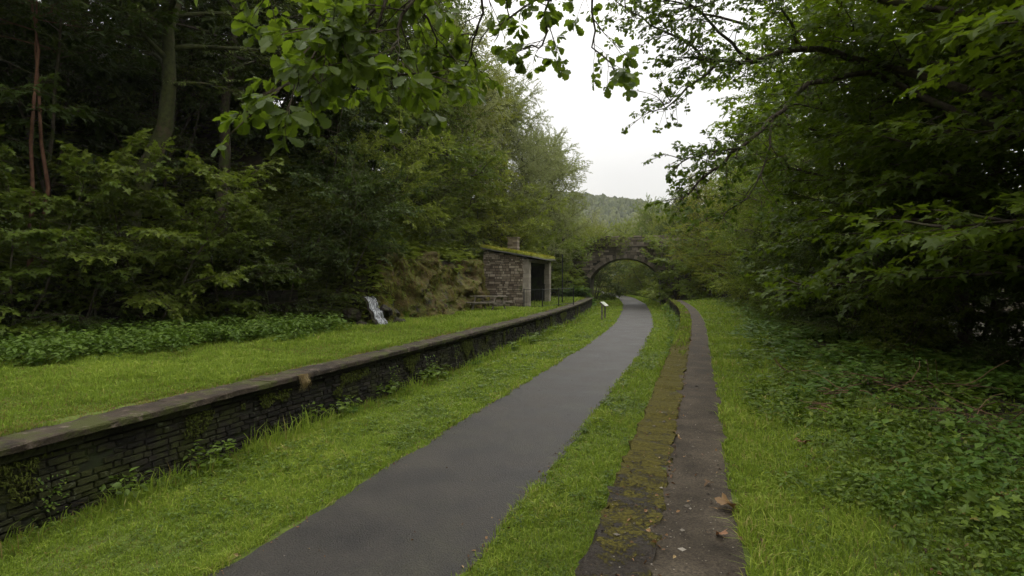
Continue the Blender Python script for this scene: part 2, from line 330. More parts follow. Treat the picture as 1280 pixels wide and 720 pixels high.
def terrain():
    s = np.concatenate([[-1400,-700,-400,-250,-160,-110,-80], np.arange(-60,-20,1.0), np.arange(-20,-8,0.3), np.arange(-8,-6.2,0.06),
        np.arange(-6.2,-1.2,0.25), np.arange(-1.2,-0.0,0.06), np.arange(0.0,5,0.15), np.arange(5,16,0.5), np.arange(16,60,2), [60,80,110,160,250,400,700,1400]])
    y = np.concatenate([[-1200,-600,-300,-150,-80,-50,-30,-20,-12], np.arange(-8,-1,1.0), np.arange(-1,30,0.25), np.arange(30,75,0.5), np.arange(75,150,2), [150,165,185,210,250,300,400,600,900,1400]])
    S, Y = np.meshgrid(s, y, indexing='ij'); Z = hz(S, Y); X = S+cx(Y)
    V = np.stack([X,Y,Z],-1).reshape(-1,3); ni, nj = S.shape
    i, j = np.meshgrid(np.arange(ni-1), np.arange(nj-1), indexing='ij'); a=(i*nj+j).ravel(); b=a+nj
    T = np.stack([np.stack([a,b,b+1],-1), np.stack([a,b+1,a+1],-1)],1).reshape(-1,3)
    sc = ((S[:-1,:-1]+S[1:,1:])/2).ravel(); yc=((Y[:-1,:-1]+Y[1:,1:])/2).ravel()
    bl = backline(yc)
    forest = (sc < bl+0.4) | (sc > 2.4+0.6*fn(sc,yc,0.6,8)) | (yc>49)&((sc>0.2)) | ((yc>66)&(sc<-6))
    far = (np.abs(sc)>60)|(yc>110)
    mi = np.where(forest & ~far, 1, 0)
    a_ = Acc(); a_.add(V, T, 0.5, np.repeat(mi, 2)); 
    o = a_.build('ground', [M['turf'], M['soil']], smooth=True); tag(o, kind='structure'); return o
terrain()

def strip(name, e0, e1, y0, y1, mat, dz, z=None, step=0.2, cross=6, wob=0.05):
    ys = np.arange(y0, y1, step); a = Acc(); nj = cross+1
    w0 = wob*(fn(ys*0+3.1, ys, 1.3, 3)*2+fn(ys*0+1.1, ys, 5.3, 4)); w1 = wob*(fn(ys*0+9.1, ys, 1.2, 5)*2+fn(ys*0+4.1, ys, 4.7, 6))
    E0 = (e0(ys) if callable(e0) else e0)+w0; E1 = (e1(ys) if callable(e1) else e1)+w1
    t = np.linspace(0,1,nj)[None,:]; S = E0[:,None]*(1-t)+E1[:,None]*t; Y = np.repeat(ys[:,None], nj, 1)
    Z = hz(S,Y)+dz
    V = np.stack([S+cx(Y), Y, Z],-1).reshape(-1,3); i,j = np.meshgrid(np.arange(len(ys)-1), np.arange(nj-1), indexing='ij'); p=(i*nj+j).ravel()
    T = np.stack([np.stack([p,p+1,p+nj+1],-1), np.stack([p,p+nj+1,p+nj],-1)],1).reshape(-1,3)
    a.add(V,T); o = a.build(name, mat, smooth=True); tag(o, kind='structure'); return o
PL, PR = -4.22, -1.98
strip('path', PL, PR, -4, 125, M['asphalt'], 0.012, step=0.1, wob=0.08)
DL = lambda y: -0.27+0*y; DR = lambda y: 0.26-0.05*ss(8,20,y)
strip('footpath', -0.33, DR, -3, 47, M['dirt'], 0.006, cross=8, wob=0.05)

# ------------------------------------------------------------------ masonry
def blocks(a, L, H, ch, bl, face=0.012, u0=0, keep=None, mp=None, mi=0, depth=0.12, irregular=0.0, z0=0.0):
    """courses of tapered stones on the plane w=0 (front towards +w), mapped to world by mp(u, w, z)"""
    z = z0
    while z < z0+H-0.01:
        h = min(ch*(1+rnd.uniform(-irregular, irregular)), z0+H-z)
        u = u0 - rnd.random()*bl
        while u < u0+L:
            l = bl*(1+rnd.uniform(-0.25-irregular, 0.25+irregular)); ua, ub = max(u, u0), min(u+l, u0+L); u += l
            if ub-ua < 0.02: continue
            g = 0.006; ua += g; ub -= g; za, zb = z+g, z+h-g
            if keep and not keep((ua+ub)/2, (za+zb)/2): continue
            w = face+rnd.uniform(-0.012, 0.014); c = 0.012
            pts = [(ua,-depth,za),(ub,-depth,za),(ub,-depth,zb),(ua,-depth,zb),
                   (ua+c*rnd.random()*1.5,w,za+c*rnd.random()),(ub-c*rnd.random()*1.5,w,za+c*rnd.random()),(ub-c*rnd.random()*1.5,w+rnd.uniform(-.006,.006),zb-c*rnd.random()),(ua+c*rnd.random()*1.5,w,zb-c*rnd.random())]
            a.add(np.array([mp(*q) for q in pts]), BOXT, rnd.random(), mi)
        z += h
def trackmap(sface, sign):
    def mp(u, w, z): return (float(cx(u))+sface+sign*w, u, z)
    return mp
def curved_slab(a, s0, s1, z0, z1, y0, y1, seg=0.9, jit=0.008, gap=0.012, r=None, mi=0, nsub=1, chip=0.0):
    y = y0
    while y < y1:
        L = seg*rnd.uniform(0.85,1.15); ye = min(y+L, y1); dz = rnd.uniform(-jit, jit); dx = rnd.uniform(-jit, jit)
        rr = rnd.random() if r is None else r
        # slab cross section with worn arrises, swept in a few slices
        n = max(2, int(L/0.15)); ys = np.linspace(y+gap/2, ye-gap/2, n); b = 0.018
        prof = np.array([(s0+b,z1),(s0,z1-b),(s0,z0),(s1,z0),(s1,z1-b),(s1-b,z1)])
        V=[]
        for yy in ys:
            w = RG.normal(0, chip, (6,2)); w[2:4]*=0.3
            q = prof+w; V.append(np.stack([q[:,0]+dx+float(cx(yy)), np.full(6,yy), q[:,1]+dz],-1))
        V=np.concatenate(V); T=[]
        for i in range(n-1):
            for j in range(6):
                p=i*6+j; q=i*6+(j+1)%6; T+=[(p,p+6,q+6),(p,q+6,q)]
        for j in range(1,5): T += [(0,j,j+1), ((n-1)*6,(n-1)*6+j+1,(n-1)*6+j)]
        a.add(V,T,rr,mi); y = ye
def left_platform():
    root = empty('station_platform', (float(cx(20))+SL, 20, 0)); 
    tag(root, 'long left station platform with dark brick face and overhanging stone coping', 'platform')
    org = -np.array(root.location)
    a = Acc(); blocks(a, 48.5, 1.18, 0.08, 0.21, u0=-0.5, mp=trackmap(SL, 1), z0=-0.38, irregular=0.28, keep=lambda u,z: rnd.random()>.05); 
    o = a.build('wall', M['brick'], root, loc=org)
    rg=np.random.default_rng(17); n=80000; yy=rg.uniform(.5,40,n)**1.0; zz=rg.uniform(-.2,.8,n); k=(fn(yy,zz,1.1,31)+.5*fn(yy,zz,4,32)>.22)&(rg.random(n)<np.clip(9/(yy+1),.15,1)); yy,zz=yy[k],zz[k]; n=len(yy)
    g=np.maximum(1,yy/7); P_=np.stack([cx(yy)+SL+.02,yy,zz],-1); w_=rg.uniform(.004,.012,n)*g; h_=rg.uniform(.01,.05,n)*g
    e_=np.stack([0*w_,w_,rg.normal(0,.004,n)],-1); q_=P_+np.stack([rg.uniform(.01,.04,n),rg.normal(0,.01,n),h_*.1],-1); t_2=P_+np.stack([rg.uniform(.01,.05,n),rg.normal(0,.015,n),-h_],-1)
    a=Acc(); a.add(np.stack([P_-e_,P_+e_,q_+e_,q_-e_,t_2],1).reshape(-1,3),(np.array([(0,1,2),(0,2,3),(3,2,4)])[None]+(np.arange(n)*5)[:,None,None]).reshape(-1,3),np.repeat(rg.random(n),3)); a.build('moss',M['wallmoss'],root,loc=org)
    a = Acc(); curved_slab(a, SL-0.32, SL-0.014, -0.42, 0.79, -0.5, 48, seg=2.0, jit=0, gap=-0.02); o = a.build('wall_core', M['mortar'], root, loc=org)
    a = Acc(); curved_slab(a, SL-0.4, SL+0.06, 0.82, 0.912, -0.5, 48, seg=0.46, jit=0.004, chip=0.003)
    a.build('corbel_course', M['brick'], root, loc=org)
    a = Acc(); curved_slab(a, SL-0.42, SL+0.13, 0.915, 1.0, -0.5, 48, seg=0.95, jit=0.0015, chip=0.006, gap=0.003)
    a.build('coping', M['coping'], root, loc=org)
left_platform()
def right_platform():
    root = empty('station_platform', (float(cx(20))+SR, 20, 0))
    tag(root, 'narrow right station platform edge of mossy wet slabs beside the earth footpath', 'platform')
    org = -np.array(root.location)
    a = Acc(); blocks(a, 45.5, 1.0, 0.075, 0.225, u0=-1, mp=trackmap(SR, -1), z0=-0.1)
    a.build('wall', M['brick'], root, loc=org)
    a = Acc(); curved_slab(a, SR+0.014, SR+0.3, -0.2, 0.9, -1, 44.5, seg=2.0, jit=0, gap=-0.02); a.build('wall_core', M['mortar'], root, loc=org)
    a = Acc(); curved_slab(a, SR-0.03, SR+0.385, 0.905, 1.008, -1.5, 44.5, seg=60, jit=0.0, chip=0.017, gap=0.001)
    a.build('coping', M['mosskerb'], root, loc=org)
right_platform()

# retaining wall behind left platform
def retaining():
    root = empty('retaining_wall', (-16, 10, 1)); tag(root, 'dark low stone retaining wall at the foot of the wooded bank', 'wall')
    org = -np.array(root.location)
    line = [(-16.3,-2),(-16.1,11),(-14.75,14.5),(-13.2,16.6)]
    a = Acc(); c = Acc()
    for (x0,y0),(x1,y1) in zip(line[:-1], line[1:]):
        L = math.hypot(x1-x0,y1-y0); d = np.array([(x1-x0)/L,(y1-y0)/L]); n = np.array([d[1],-d[0]])
        mp = lambda u,w,z: (x0+d[0]*u+n[0]*w, y0+d[1]*u+n[1]*w, z)
        blocks(a, L, 1.35, 0.13, 0.34, mp=mp, z0=0.9, irregular=0.3)
        V = [mp(*q) for q in [(0,-.35,.8),(L,-.35,.8),(L,-.014,.8),(0,-.014,.8),(0,-.35,2.2),(L,-.35,2.2),(L,-.014,2.2),(0,-.014,2.2)]]
        c.add(V, BOXT)
    a.build('wall_face', M['darkwall'], root, loc=org); c.build('wall_core', M['mortar'], root, loc=org)
retaining()

# ------------------------------------------------------------------ shelter
def shelter():
    X0, Y0 = -11.75, 30.7; W, Ln = 2.65, 6.1; org = (X0, Y0, 0.98)
    root = empty('platform_shelter', org, R(2.5)); tag(root, 'small roofless-looking rubble stone waiting shelter with mossy lean-to roof on the platform', 'shelter')
    root['label'] = 'open fronted rubble stone platform shelter with a mossy lean-to roof'
    top = lambda x: 3.28-0.46*x/W
    def wall(name, p0, p1, thick, hf, mat=M['rubble'], ch=0.13, bl=0.3):
        # p0->p1 outer face line, outward = right-hand side
        L = math.hypot(p1[0]-p0[0], p1[1]-p0[1]); d=((p1[0]-p0[0])/L,(p1[1]-p0[1])/L); n=(d[1],-d[0])
        a = Acc(); mp = lambda u,w,z: (p0[0]+d[0]*u+n[0]*w, p0[1]+d[1]*u+n[1]*w, z)
        def mp2(u,w,z): 
            q = mp(u,w,z); return (q[0],q[1],min(z, hf(q[0])-0.01))
        blocks(a, L, 3.25, .115, .24, mp=mp2, irregular=0.42, keep=lambda u,z: z < hf(mp(u,0,0)[0])-0.03)
        hs = [hf(mp(0,0,0)[0]), hf(mp(L,0,0)[0])]
        V = [mp(0,-thick,-.1),mp(L,-thick,-.1),mp(L,-.012,-.1),mp(0,-.012,-.1),mp(0,-thick,hs[0]-.02),mp(L,-thick,hs[1]-.02),mp(L,-.012,hs[1]-.02),mp(0,-.012,hs[0]-.02)]
        a.add(V, BOXT, 0.1, 1)
        return a.build(name, [mat, M['mortar']], root)
    wall('wall', (0,0), (W-0.28,0), 0.4, top)
    wall('wall', (W-0.28,Ln), (0,Ln), 0.4, top)
    wall('wall', (0.0,Ln), (0.0,0.0), 0.4, top)
    # front: corner piers of dressed stone and short return
    for y0 in (0.0, Ln-0.5):
        a = Acc(); z=0
        while z < 2.68:
            h = rnd.uniform(0.22,0.34); h=min(h,2.78-z); e = rnd.choice((0,0.035))
            box(a, (W-0.30-e, y0-0.012-e*0.4, z+0.004), (W+0.012, y0+0.5+e*0.2, z+h-0.004), rnd.random(), 0, 0.006); z += h
        a.build('pillar', M['dressed'], root)
    a = Acc(); box(a, (W-0.28, 0.45, 2.56), (W-0.05, Ln-0.45, 2.74), 0.4, 0, 0.006); a.build('lintel', M['oldwood'], root)
    a = Acc(); box(a, (0.4,0.6,0.38), (0.85,Ln-0.6,0.45), 0.3, 0, 0.004); box(a,(0.42,0.9,0),(0.8,1.0,0.38),.3); box(a,(0.42,Ln-1.0,0),(0.8,Ln-0.9,0.38),.3)
    a.build('bench', M['oldwood'], root)
    # roof: sagging slate sheet with a slab thickness
    nx, ny = 14, 30; a = Acc()
    xs = np.linspace(-0.15, W+0.28, nx); ys = np.linspace(-0.22, Ln+0.2, ny)
    Xg, Yg = np.meshgrid(xs, ys, indexing='ij')
    def rz(X,Y): return top(X)+0.03-0.10*np.sin(np.clip((Y)/Ln,0,1)*PI)*0.6+0.03*fn(X,Y,1.5,3)
    def sheet(a, z, th, r=0.5, mi=0, extra=None):
        Z = z(Xg,Yg); nI,nJ = Xg.shape
        Vt = np.stack([Xg,Yg,Z+th],-1).reshape(-1,3); Vb = np.stack([Xg,Yg,Z],-1).reshape(-1,3); n=len(Vt); T=[]
        for i in range(nI-1):
            for j in range(nJ-1):
                p=i*nJ+j; q=p+nJ; T += [(p,q,q+1),(p,q+1,p+1),(n+p,n+q+1,n+q),(n+p,n+p+1,n+q+1)]
        for i in range(nI-1):
            for j in (0,nJ-1):
                p=i*nJ+j;q=p+nJ; T += [(p,n+p,n+q),(p,n+q,q)]
        for j in range(nJ-1):
            for i in (0,nI-1):
                p=i*nJ+j;q=p+1; T += [(p,n+p,n+q),(p,n+q,q)]
        a.add(np.vstack([Vt,Vb]), T, r, mi)
    sheet(a, rz, 0.07); rf = a.build('roof', M['slate'], root)
    Xg, Yg = np.meshgrid(np.linspace(-0.1, W+0.25, 40), np.linspace(-0.19, Ln+0.17, 80), indexing='ij')
    a = Acc(); thk = 0.09+0.10*np.clip(fn(Xg,Yg,2.3,4)+0.35,0,1)+0.05*fn(Xg,Yg,7,5)
    thk = np.maximum(thk, 0.012)
    Z0 = rz(Xg,Yg)+0.072; nI,nJ = Xg.shape
    Vt = np.stack([Xg,Yg,Z0+thk],-1).reshape(-1,3); Vb=np.stack([Xg,Yg,Z0],-1).reshape(-1,3); n=len(Vt); T=[]
    for i in range(nI-1):
        for j in range(nJ-1):
            p=i*nJ+j; q=p+nJ; T += [(p,q,q+1),(p,q+1,p+1)]
    for i in range(nI-1):
        for j in (0,nJ-1):
            p=i*nJ+j;q=p+nJ; T += [(p,n+p,n+q),(p,n+q,q)]
    for j in range(nJ-1):
        for i in (0,nI-1):
            p=i*nJ+j;q=p+1; T += [(p,n+p,n+q),(p,n+q,q)]
    a.add(Vt if False else np.vstack([Vt,Vb]), T)
    # ragged moss and grass tufts along the eaves
    P = np.stack([RG.uniform(-0.1,W+0.26,9000), RG.uniform(-0.2,Ln+0.18,9000)],-1)
    zz = rz(P[:,0],P[:,1])+0.13
    k = len(P); ang = RG.uniform(0,2*PI,k); h = RG.uniform(0.05,0.20,k); w=0.015
    ex = np.stack([np.cos(ang)*w, np.sin(ang)*w, 0*ang],-1); base = np.stack([P[:,0],P[:,1],zz],-1)
    tip = base+np.stack([RG.normal(0,.04,k), RG.normal(0,.04,k), h],-1)
    V = np.stack([base-ex, base+ex, tip],1).reshape(-1,3); a.add(V, np.arange(3*k).reshape(-1,3), RG.random(k), 1)
    mo = a.build('moss', [M['moss'], M['roofgrass']], rf, smooth=False)
    # chimney
    a = Acc(); cxx, cyy = 0.35, Ln-0.9
    for k in range(14):
        z=2.42+k*0.13
        for (u0,u1,v0,v1) in ((-.32,0.0,-.3,.3),(0.003,.32,-.3,.3)):
            box(a, (cxx+u0, cyy+v0, z+.004), (cxx+u1, cyy+v1, z+.126), rnd.random(), 0, 0.012)
    box(a, (cxx-.36,cyy-.35,4.24),(cxx+.36,cyy+.35,4.32), .3, 0, .01)
    a.build('chimney', M['rubble'], root)
shelter()

# ------------------------------------------------------------------ bridge
def bridge():
    Y0 = 56.0; Th = 5.0; s0, s1 = -7.35, -0.65; xc = float(cx(Y0))
    root = empty('stone_bridge', (xc+(s0+s1)/2, Y0, 0), R(6)); tag(root, 'old brown stone arch bridge with ivy across the cutting', 'bridge')
    hw = (s1-s0)/2; zs = 2.55; rise = 1.95; RR = (hw*hw+rise*rise)/(2*rise); zc = zs+rise-RR
    def arch(x, e=0): 
        v = (RR+e)**2-x*x; return zc+math.sqrt(v) if v > 0 else -1
    inside = lambda x, z, e=0.42: (abs(x) < hw+ (0.0 if z < zs else e) and z < zs) or (abs(x)<hw+e and z < arch(x, e) )
    def face(y, sign, name):
        a = Acc(); mp = lambda u,w,z: (u, y-sign*w, z)
        blocks(a, 24, 5.62, 0.26, 0.5, u0=-12, mp=mp, keep=lambda u,z: not inside(u,z), irregular=0.25, depth=0.35)
        # backing sheet around the opening
        xs = np.linspace(-12,12,97); V=[];T=[]
        for x in xs:
            zb = arch(x,0.05) if abs(x)<hw+0.0 else -0.4
            zb = max(zb, -0.4)
            V += [(x,y+sign*0.03,zb),(x,y+sign*0.03,5.6)]
        for i in range(len(xs)-1):
            p=2*i; T += [(p,p+2,p+3),(p,p+3,p+1)]
        a.add(V,T,0.1,1)
        a.build(name, [M['bridge'], M['mortar']], root)
        # voussoirs
        a = Acc(); th0 = math.asin(hw/RR); n=25
        for k in range(n):
            t0=-th0+2*th0*k/n+0.003; t1=-th0+2*th0*(k+1)/n-0.003; e = 0.4+rnd.uniform(-.02,.03)
            q = [(t0,0),(t1,0),(t1,e),(t0,e)]; w=0.03+rnd.uniform(-.008,.008)
            V = [( (RR+ee)*math.sin(t), y-sign*(-0.35), zc+(RR+ee)*math.cos(t)) for t,ee in q]+[((RR+ee)*math.sin(t), y-sign*w, zc+(RR+ee)*math.cos(t)) for t,ee in q]
            a.add(V, BOXT, rnd.random()*0.8)
        a.build('arch_ring', M['bridge'], root)
    face(0, 1, 'spandrel_wall'); face(Th, -1, 'spandrel_wall')
    # barrel (soffit) and abutments
    a = Acc(); th0 = math.asin(hw/RR); n=24; rows=[]
    prof = [(-hw,-0.3),(-hw,zs)]+[((RR)*math.sin(-th0+2*th0*k/n), zc+RR*math.cos(-th0+2*th0*k/n)) for k in range(1,n)]+[(hw,zs),(hw,-0.3)]
    ysx = np.linspace(0.0,Th,9); V=[];T=[]
    for y in ysx:
        for (x,z) in prof: V.append((x,y,z))
    m=len(prof)
    for i in range(len(ysx)-1):
        for j in range(m-1): p=i*m+j; T += [(p,p+1,p+m+1),(p,p+m+1,p+m)]
    a.add(V,T,0.3); a.build('arch_barrel', M['bridge'], root, smooth=True)
    a = Acc(); box(a, (-12,0.02,5.3),(12,Th-0.02,5.62),0.3); a.build('deck', M['mortar'], root)
    for y, sg in ((0,1),(Th,-1)):
        a = Acc(); u=-12
        while u<12:
            l=rnd.uniform(.6,.9); box(a,(u+.005,min(y-sg*0.12,y+sg*.35),5.622),(u+l-.005,max(y-sg*0.12,y+sg*.35),5.78),rnd.random(),0,.008); u+=l
        a.build('string_course', M['bridge'], root)
        a = Acc(); mp = lambda u,w,z: (u, y-sg*w, z)
        blocks(a, 24, 0.72, 0.24, 0.45, u0=-12, mp=mp, irregular=0.2, depth=0.36, z0=5.78)
        u=-12
        while u<12:
            l=rnd.uniform(.5,.8); h = 0.16+rnd.uniform(-.02,.03)
            if rnd.random()>0.12: box(a,(u+.01,min(y-sg*0.06,y+sg*.42),6.503),(u+l-.01,max(y-sg*0.06,y+sg*.42),6.5+h),rnd.random(),0,.012)
            u+=l
        a.build('parapet', M['bridge'], root)
    return root
bridge()

# ------------------------------------------------------------------ leaves
def fold(P, curl=0.15, cup=0.12):
    P = np.array([(x,y,0.0) for x,y in P]); P[:,2] = -curl*P[:,0]**2+cup*np.abs(P[:,1]); return P
def leafshape(kind):
    if kind == 'diamond':
        return fold([(0,0),(.45,.3),(1,0),(.45,-.3)],.15,.25), [(0,3,2),(0,2,1)]
    if kind == 'ovate':
        h = [(.12,.16),(.4,.3),(.75,.18)]; c=(0,0); 
        P=[(0,0)]+[(x,-y) for x,y in h]+[(1,0)]+[(x,y) for x,y in h[::-1]]; 
        return fold(P,.2,.25), [(0,i,i+1) for i in range(1,7)]
    if kind == 'maple':
        h = [(-.10,.14),(-.12,.40),(.10,.36),(.16,.28),(.34,.62),(.50,.58),(.46,.40),(.50,.22),(.68,.24),(.78,.16)]
    if kind == 'oak':
        h = [(.10,.04),(.20,.14),(.28,.11),(.38,.24),(.47,.19),(.58,.34),(.68,.27),(.80,.34),(.90,.22),(.97,.14)]
    out = [(0,0)]+[(x,-y) for x,y in h]+[(1,0)]+[(x,y) for x,y in h[::-1]]
    P = [(.3 if kind=='maple' else .5,0)]+out; n=len(out)
    return fold(P,.22,.16), [(0,1+i,1+(i+1)%n) for i in range(n)]
def frame(d, up):
    d = d/(np.linalg.norm(d)+1e-9); y = np.cross(up, d); y /= np.linalg.norm(y)+1e-9; z = np.cross(d, y)
    return np.stack([d,y,z],1)   # columns
def sprays(kind, n_leaf, L, size, rg, nvar=6, tiltj=0.45, habit='alt'):
    """templates: a twig of length L along +x with leaves; returns list of (V,T,r,matidx)"""
    LV, LT = leafshape(kind); LT = np.array(LT); out=[]
    for v in range(nvar):
        Vs=[];Ts=[];rs=[];ms=[];n=0
        # twig
        bend = rg.normal(0,.12,2)
        def pt(t): return np.array([L*t, bend[0]*L*t*t, bend[1]*L*t*t-0.12*L*t*t])
        tw = np.array([pt(0),pt(.5),pt(1)]); w=0.003+L*0.004
        o = np.array([[0,w,0],[0,-w*.5,w],[0,-w*.5,-w]])
        TV = np.concatenate([tw[0]+o, tw[1]+o*.7, tw[2]+o*.3]); TT=[]
        for i in (0,3):
            for j in range(3): p=i+j;q=i+(j+1)%3; TT += [(p,q,q+3),(p,q+3,p+3)]
        Vs.append(TV);Ts.append(np.array(TT));rs.append(np.full(len(TT),.5));ms.append(np.full(len(TT),1));n+=len(TV)
        for k in range(n_leaf):
            t = (k+0.6)/n_leaf if habit!='tip' else 1-abs(rg.normal(0,.22)); t=min(max(t,.05),1.0)
            side = 1 if k%2 else -1
            az = side*rg.uniform(.5,1.2) if k<n_leaf-1 else rg.normal(0,.2)
            if habit=='tip': az = rg.uniform(-1.9,1.9)
            el = rg.normal(-.15,.25)
            d = np.array([math.cos(az)*math.cos(el), math.sin(az)*math.cos(el), math.sin(el)])
            upv = np.array([rg.normal(0,tiltj), rg.normal(0,tiltj), 1.0]); F = frame(d, upv)
            sz = size*rg.uniform(.45,1.2)*np.array([1,rg.uniform(.8,1.15),rg.uniform(.5,2.2)])
            p0 = pt(t)+d*size*(.35 if kind=='maple' else .08)+np.array([0,0,rg.normal(0,.03)*L])
            Vs.append(p0+(LV*sz)@F.T); Ts.append(LT+n); n+=len(LV); rs.append(np.full(len(LT), rg.random())); ms.append(np.zeros(len(LT)))
        out.append((np.concatenate(Vs), np.concatenate(Ts), np.concatenate(rs), np.concatenate(ms).astype(np.int32)))
    return out
def place_sprays(a, tmpl, P, D, S, rg, rj=0.35, upj=0.25):
    """P positions, D directions, S scales"""
    P=np.asarray(P);D=np.asarray(D);S=np.asarray(S)
    D = D/(np.linalg.norm(D,axis=1)[:,None]+1e-9)
    up = np.array([0,0,1.0])+rg.normal(0,upj,(len(P),3))
    Y = np.cross(up, D); Y /= np.linalg.norm(Y,axis=1)[:,None]+1e-9; Z = np.cross(D,Y)
    F = np.stack([D,Y,Z],-1)*S[:,None,None]
    which = rg.integers(0,len(tmpl),len(P))
    for v,(V,T,r,m) in enumerate(tmpl):
        idx = np.where(which==v)[0]
        if not len(idx): continue
        W = np.einsum('nij,kj->nki', F[idx], V)+P[idx][:,None,:]
        TT = T[None]+ (np.arange(len(idx))*len(V))[:,None,None]
        rr = np.clip(r[None]*(1-rj)+rg.random(len(idx))[:,None]*rj, 0, 1)
        a.add(W.reshape(-1,3), TT.reshape(-1,3), rr.ravel(), np.tile(m,len(idx)))

def wander(p0, d, L, n, rg, wob=0.12, lift=0.0, droop=0.0):
    pts=[np.array(p0,float)]; d=np.array(d,float); d/=np.linalg.norm(d)
    for i in range(n):
        d = d+rg.normal(0,wob,3)+np.array([0,0,lift*(1-i/n)-droop*(i/n)]); d/=np.linalg.norm(d); pts.append(pts[-1]+d*L/n)
    return np.array(pts)
def interp(pts, t):
    k=t*(len(pts)-1); i=min(int(k),len(pts)-2); f=k-i; return pts[i]*(1-f)+pts[i+1]*f, pts[i+1]-pts[i]

def grow_tree(name, seed, H=11, base=2.5, Rad=3.8, nl=22, r0=0.2, ns=8, step=0.4, spray=('diamond',14,0.7,0.13,'alt'), leaf='wood1', bark='bark',
              lean=(0,0), stems=1, vert=0.0, shape='round', wob=0.07, droop=0.12, elev=(5,60), dens=1.0, trunk_pts=None, spray_scale=1.0, extra=None, tilt=0.45, upj=0.25):
    rg = np.random.default_rng(seed); root = empty(name, (0,0,0)); tr = Acc(); cr = Acc()
    P=[];D=[];S=[]
    k=8
    for st in range(stems):
        if trunk_pts is not None: tp = np.array(trunk_pts, float)
        else:
            tp=[np.array([0,0,-0.5])] if stems==1 else [np.array([rg.normal(0,.15),rg.normal(0,.15),-0.4])]
            az0=rg.uniform(0,2*PI); l = np.array([lean[0],lean[1],0]) + (np.array([math.cos(az0),math.sin(az0),0])*rg.uniform(.15,.55) if stems>1 else 0)
            for i in range(k):
                tp.append(tp[-1]+np.array([l[0]+rg.normal(0,wob),l[1]+rg.normal(0,wob),1.0])*(H*0.97+0.5)/k)
            tp=np.array(tp)
        Ht = tp[-1][2]; n=len(tp)
        rr = r0*(1-np.linspace(0,1,n)*0.88)**0.9; rr[0]*=1.35
        tube(tr, tp, rr, 9 if r0>.08 else 6, rg.random(), 0, 0.06)
        m = max(4, nl//stems)
        for i in range(m):
            u = (i+0.5)/m; h = base+(Ht-base)*u**0.92
            zz = tp[:,2]; q = np.array([np.interp(h,zz,tp[:,0]), np.interp(h,zz,tp[:,1]), h])
            if shape=='round': env = Rad*(max(0.0,1-(2*(u*0.86+0.07)-0.86)**2))**0.55
            elif shape=='column': env = Rad*(1-u**3*0.75)
            elif shape=='skirt': env = Rad*(1-u)**0.55+0.25
            env *= rg.uniform(.72,1.12)
            az = i*2.39996+rg.normal(0,.25)+seed; el = R(elev[0]+(elev[1]-elev[0])*u**1.2+rg.normal(0,8))
            d = np.array([math.cos(az)*math.cos(el), math.sin(az)*math.cos(el), math.sin(el)])
            L = env/max(.5,math.cos(el))
            lp = wander(q, d, L, 6, rg, wob, 0.05, droop)
            rb = max(.012, min(np.interp(h,zz,rr)*.55, L*.028)); tube(tr, lp, rb*(1-np.linspace(0,1,7)*.85), 6, rg.random(), 0, 0.05)
            mm = max(3,int(ns*L/Rad*0.9+1))
            for j in range(mm):
                t = 0.2+0.8*(j+.5*rg.random())/mm; p, dd = interp(lp, min(t,.999)); dd = dd/np.linalg.norm(dd)
                side = 1 if j%2 else -1; a2 = side*rg.uniform(.5,1.15)
                c,s_=math.cos(a2),math.sin(a2); d2 = np.array([dd[0]*c-dd[1]*s_, dd[0]*s_+dd[1]*c, dd[2]*.5+rg.normal(0,.18+vert*.6)])
                L2 = L*rg.uniform(.28,.48)*(1.15-.55*t)
                sp = wander(p, d2, L2, 3, rg, wob*1.2, 0.03, droop)
                tube(tr, sp, rb*.38*(1-np.linspace(0,1,4)*.8)+.003, 4, .5, 0)
                c2 = max(2,int(L2/step*dens+.5))
                for g in range(c2):
                    tt=(g+rg.random())/c2; pp, d3 = interp(sp, min(tt,.999)); a3=(1 if g%2 else -1)*rg.uniform(.3,1.2)
                    c,s_=math.cos(a3),math.sin(a3); d3=np.array([d3[0]*c-d3[1]*s_, d3[0]*s_+d3[1]*c, d3[2]*.4-rg.uniform(-.1,.3)*np.linalg.norm(d3)+rg.normal(0,vert)*np.linalg.norm(d3)])
                    P.append(pp);D.append(d3);S.append(rg.uniform(.75,1.25)*spray_scale)
                P.append(sp[-1]);D.append(sp[-1]-sp[-2]);S.append(1.0*spray_scale)
            for g in range(int(L/max(step,.35)*.5)):
                tt=.3+.7*rg.random(); pp,d3=interp(lp,tt); P.append(pp); D.append(d3+rg.normal(0,.3,3)*np.linalg.norm(d3)); S.append(rg.uniform(.7,1.1)*spray_scale)
            P.append(lp[-1]);D.append(lp[-1]-lp[-2]);S.append(1.1*spray_scale)
        # leader
        for g in range(10):
            pp,d3 = interp(tp, .8+.199*rg.random()); P.append(pp);D.append(d3*.5+rg.normal(0,1,3)*np.linalg.norm(d3));S.append(spray_scale)
    tm = sprays(spray[0], spray[1], spray[2], spray[3], rg, 6, tilt, spray[4])
    place_sprays(cr, tm, P, D, S, rg, upj=upj)
    tr.build('trunk', M[bark], root, smooth=True)
    cr.build('crown', [M[leaf], M['twig']], root)
    root['_n'] = len(P)*spray[1]
    return root
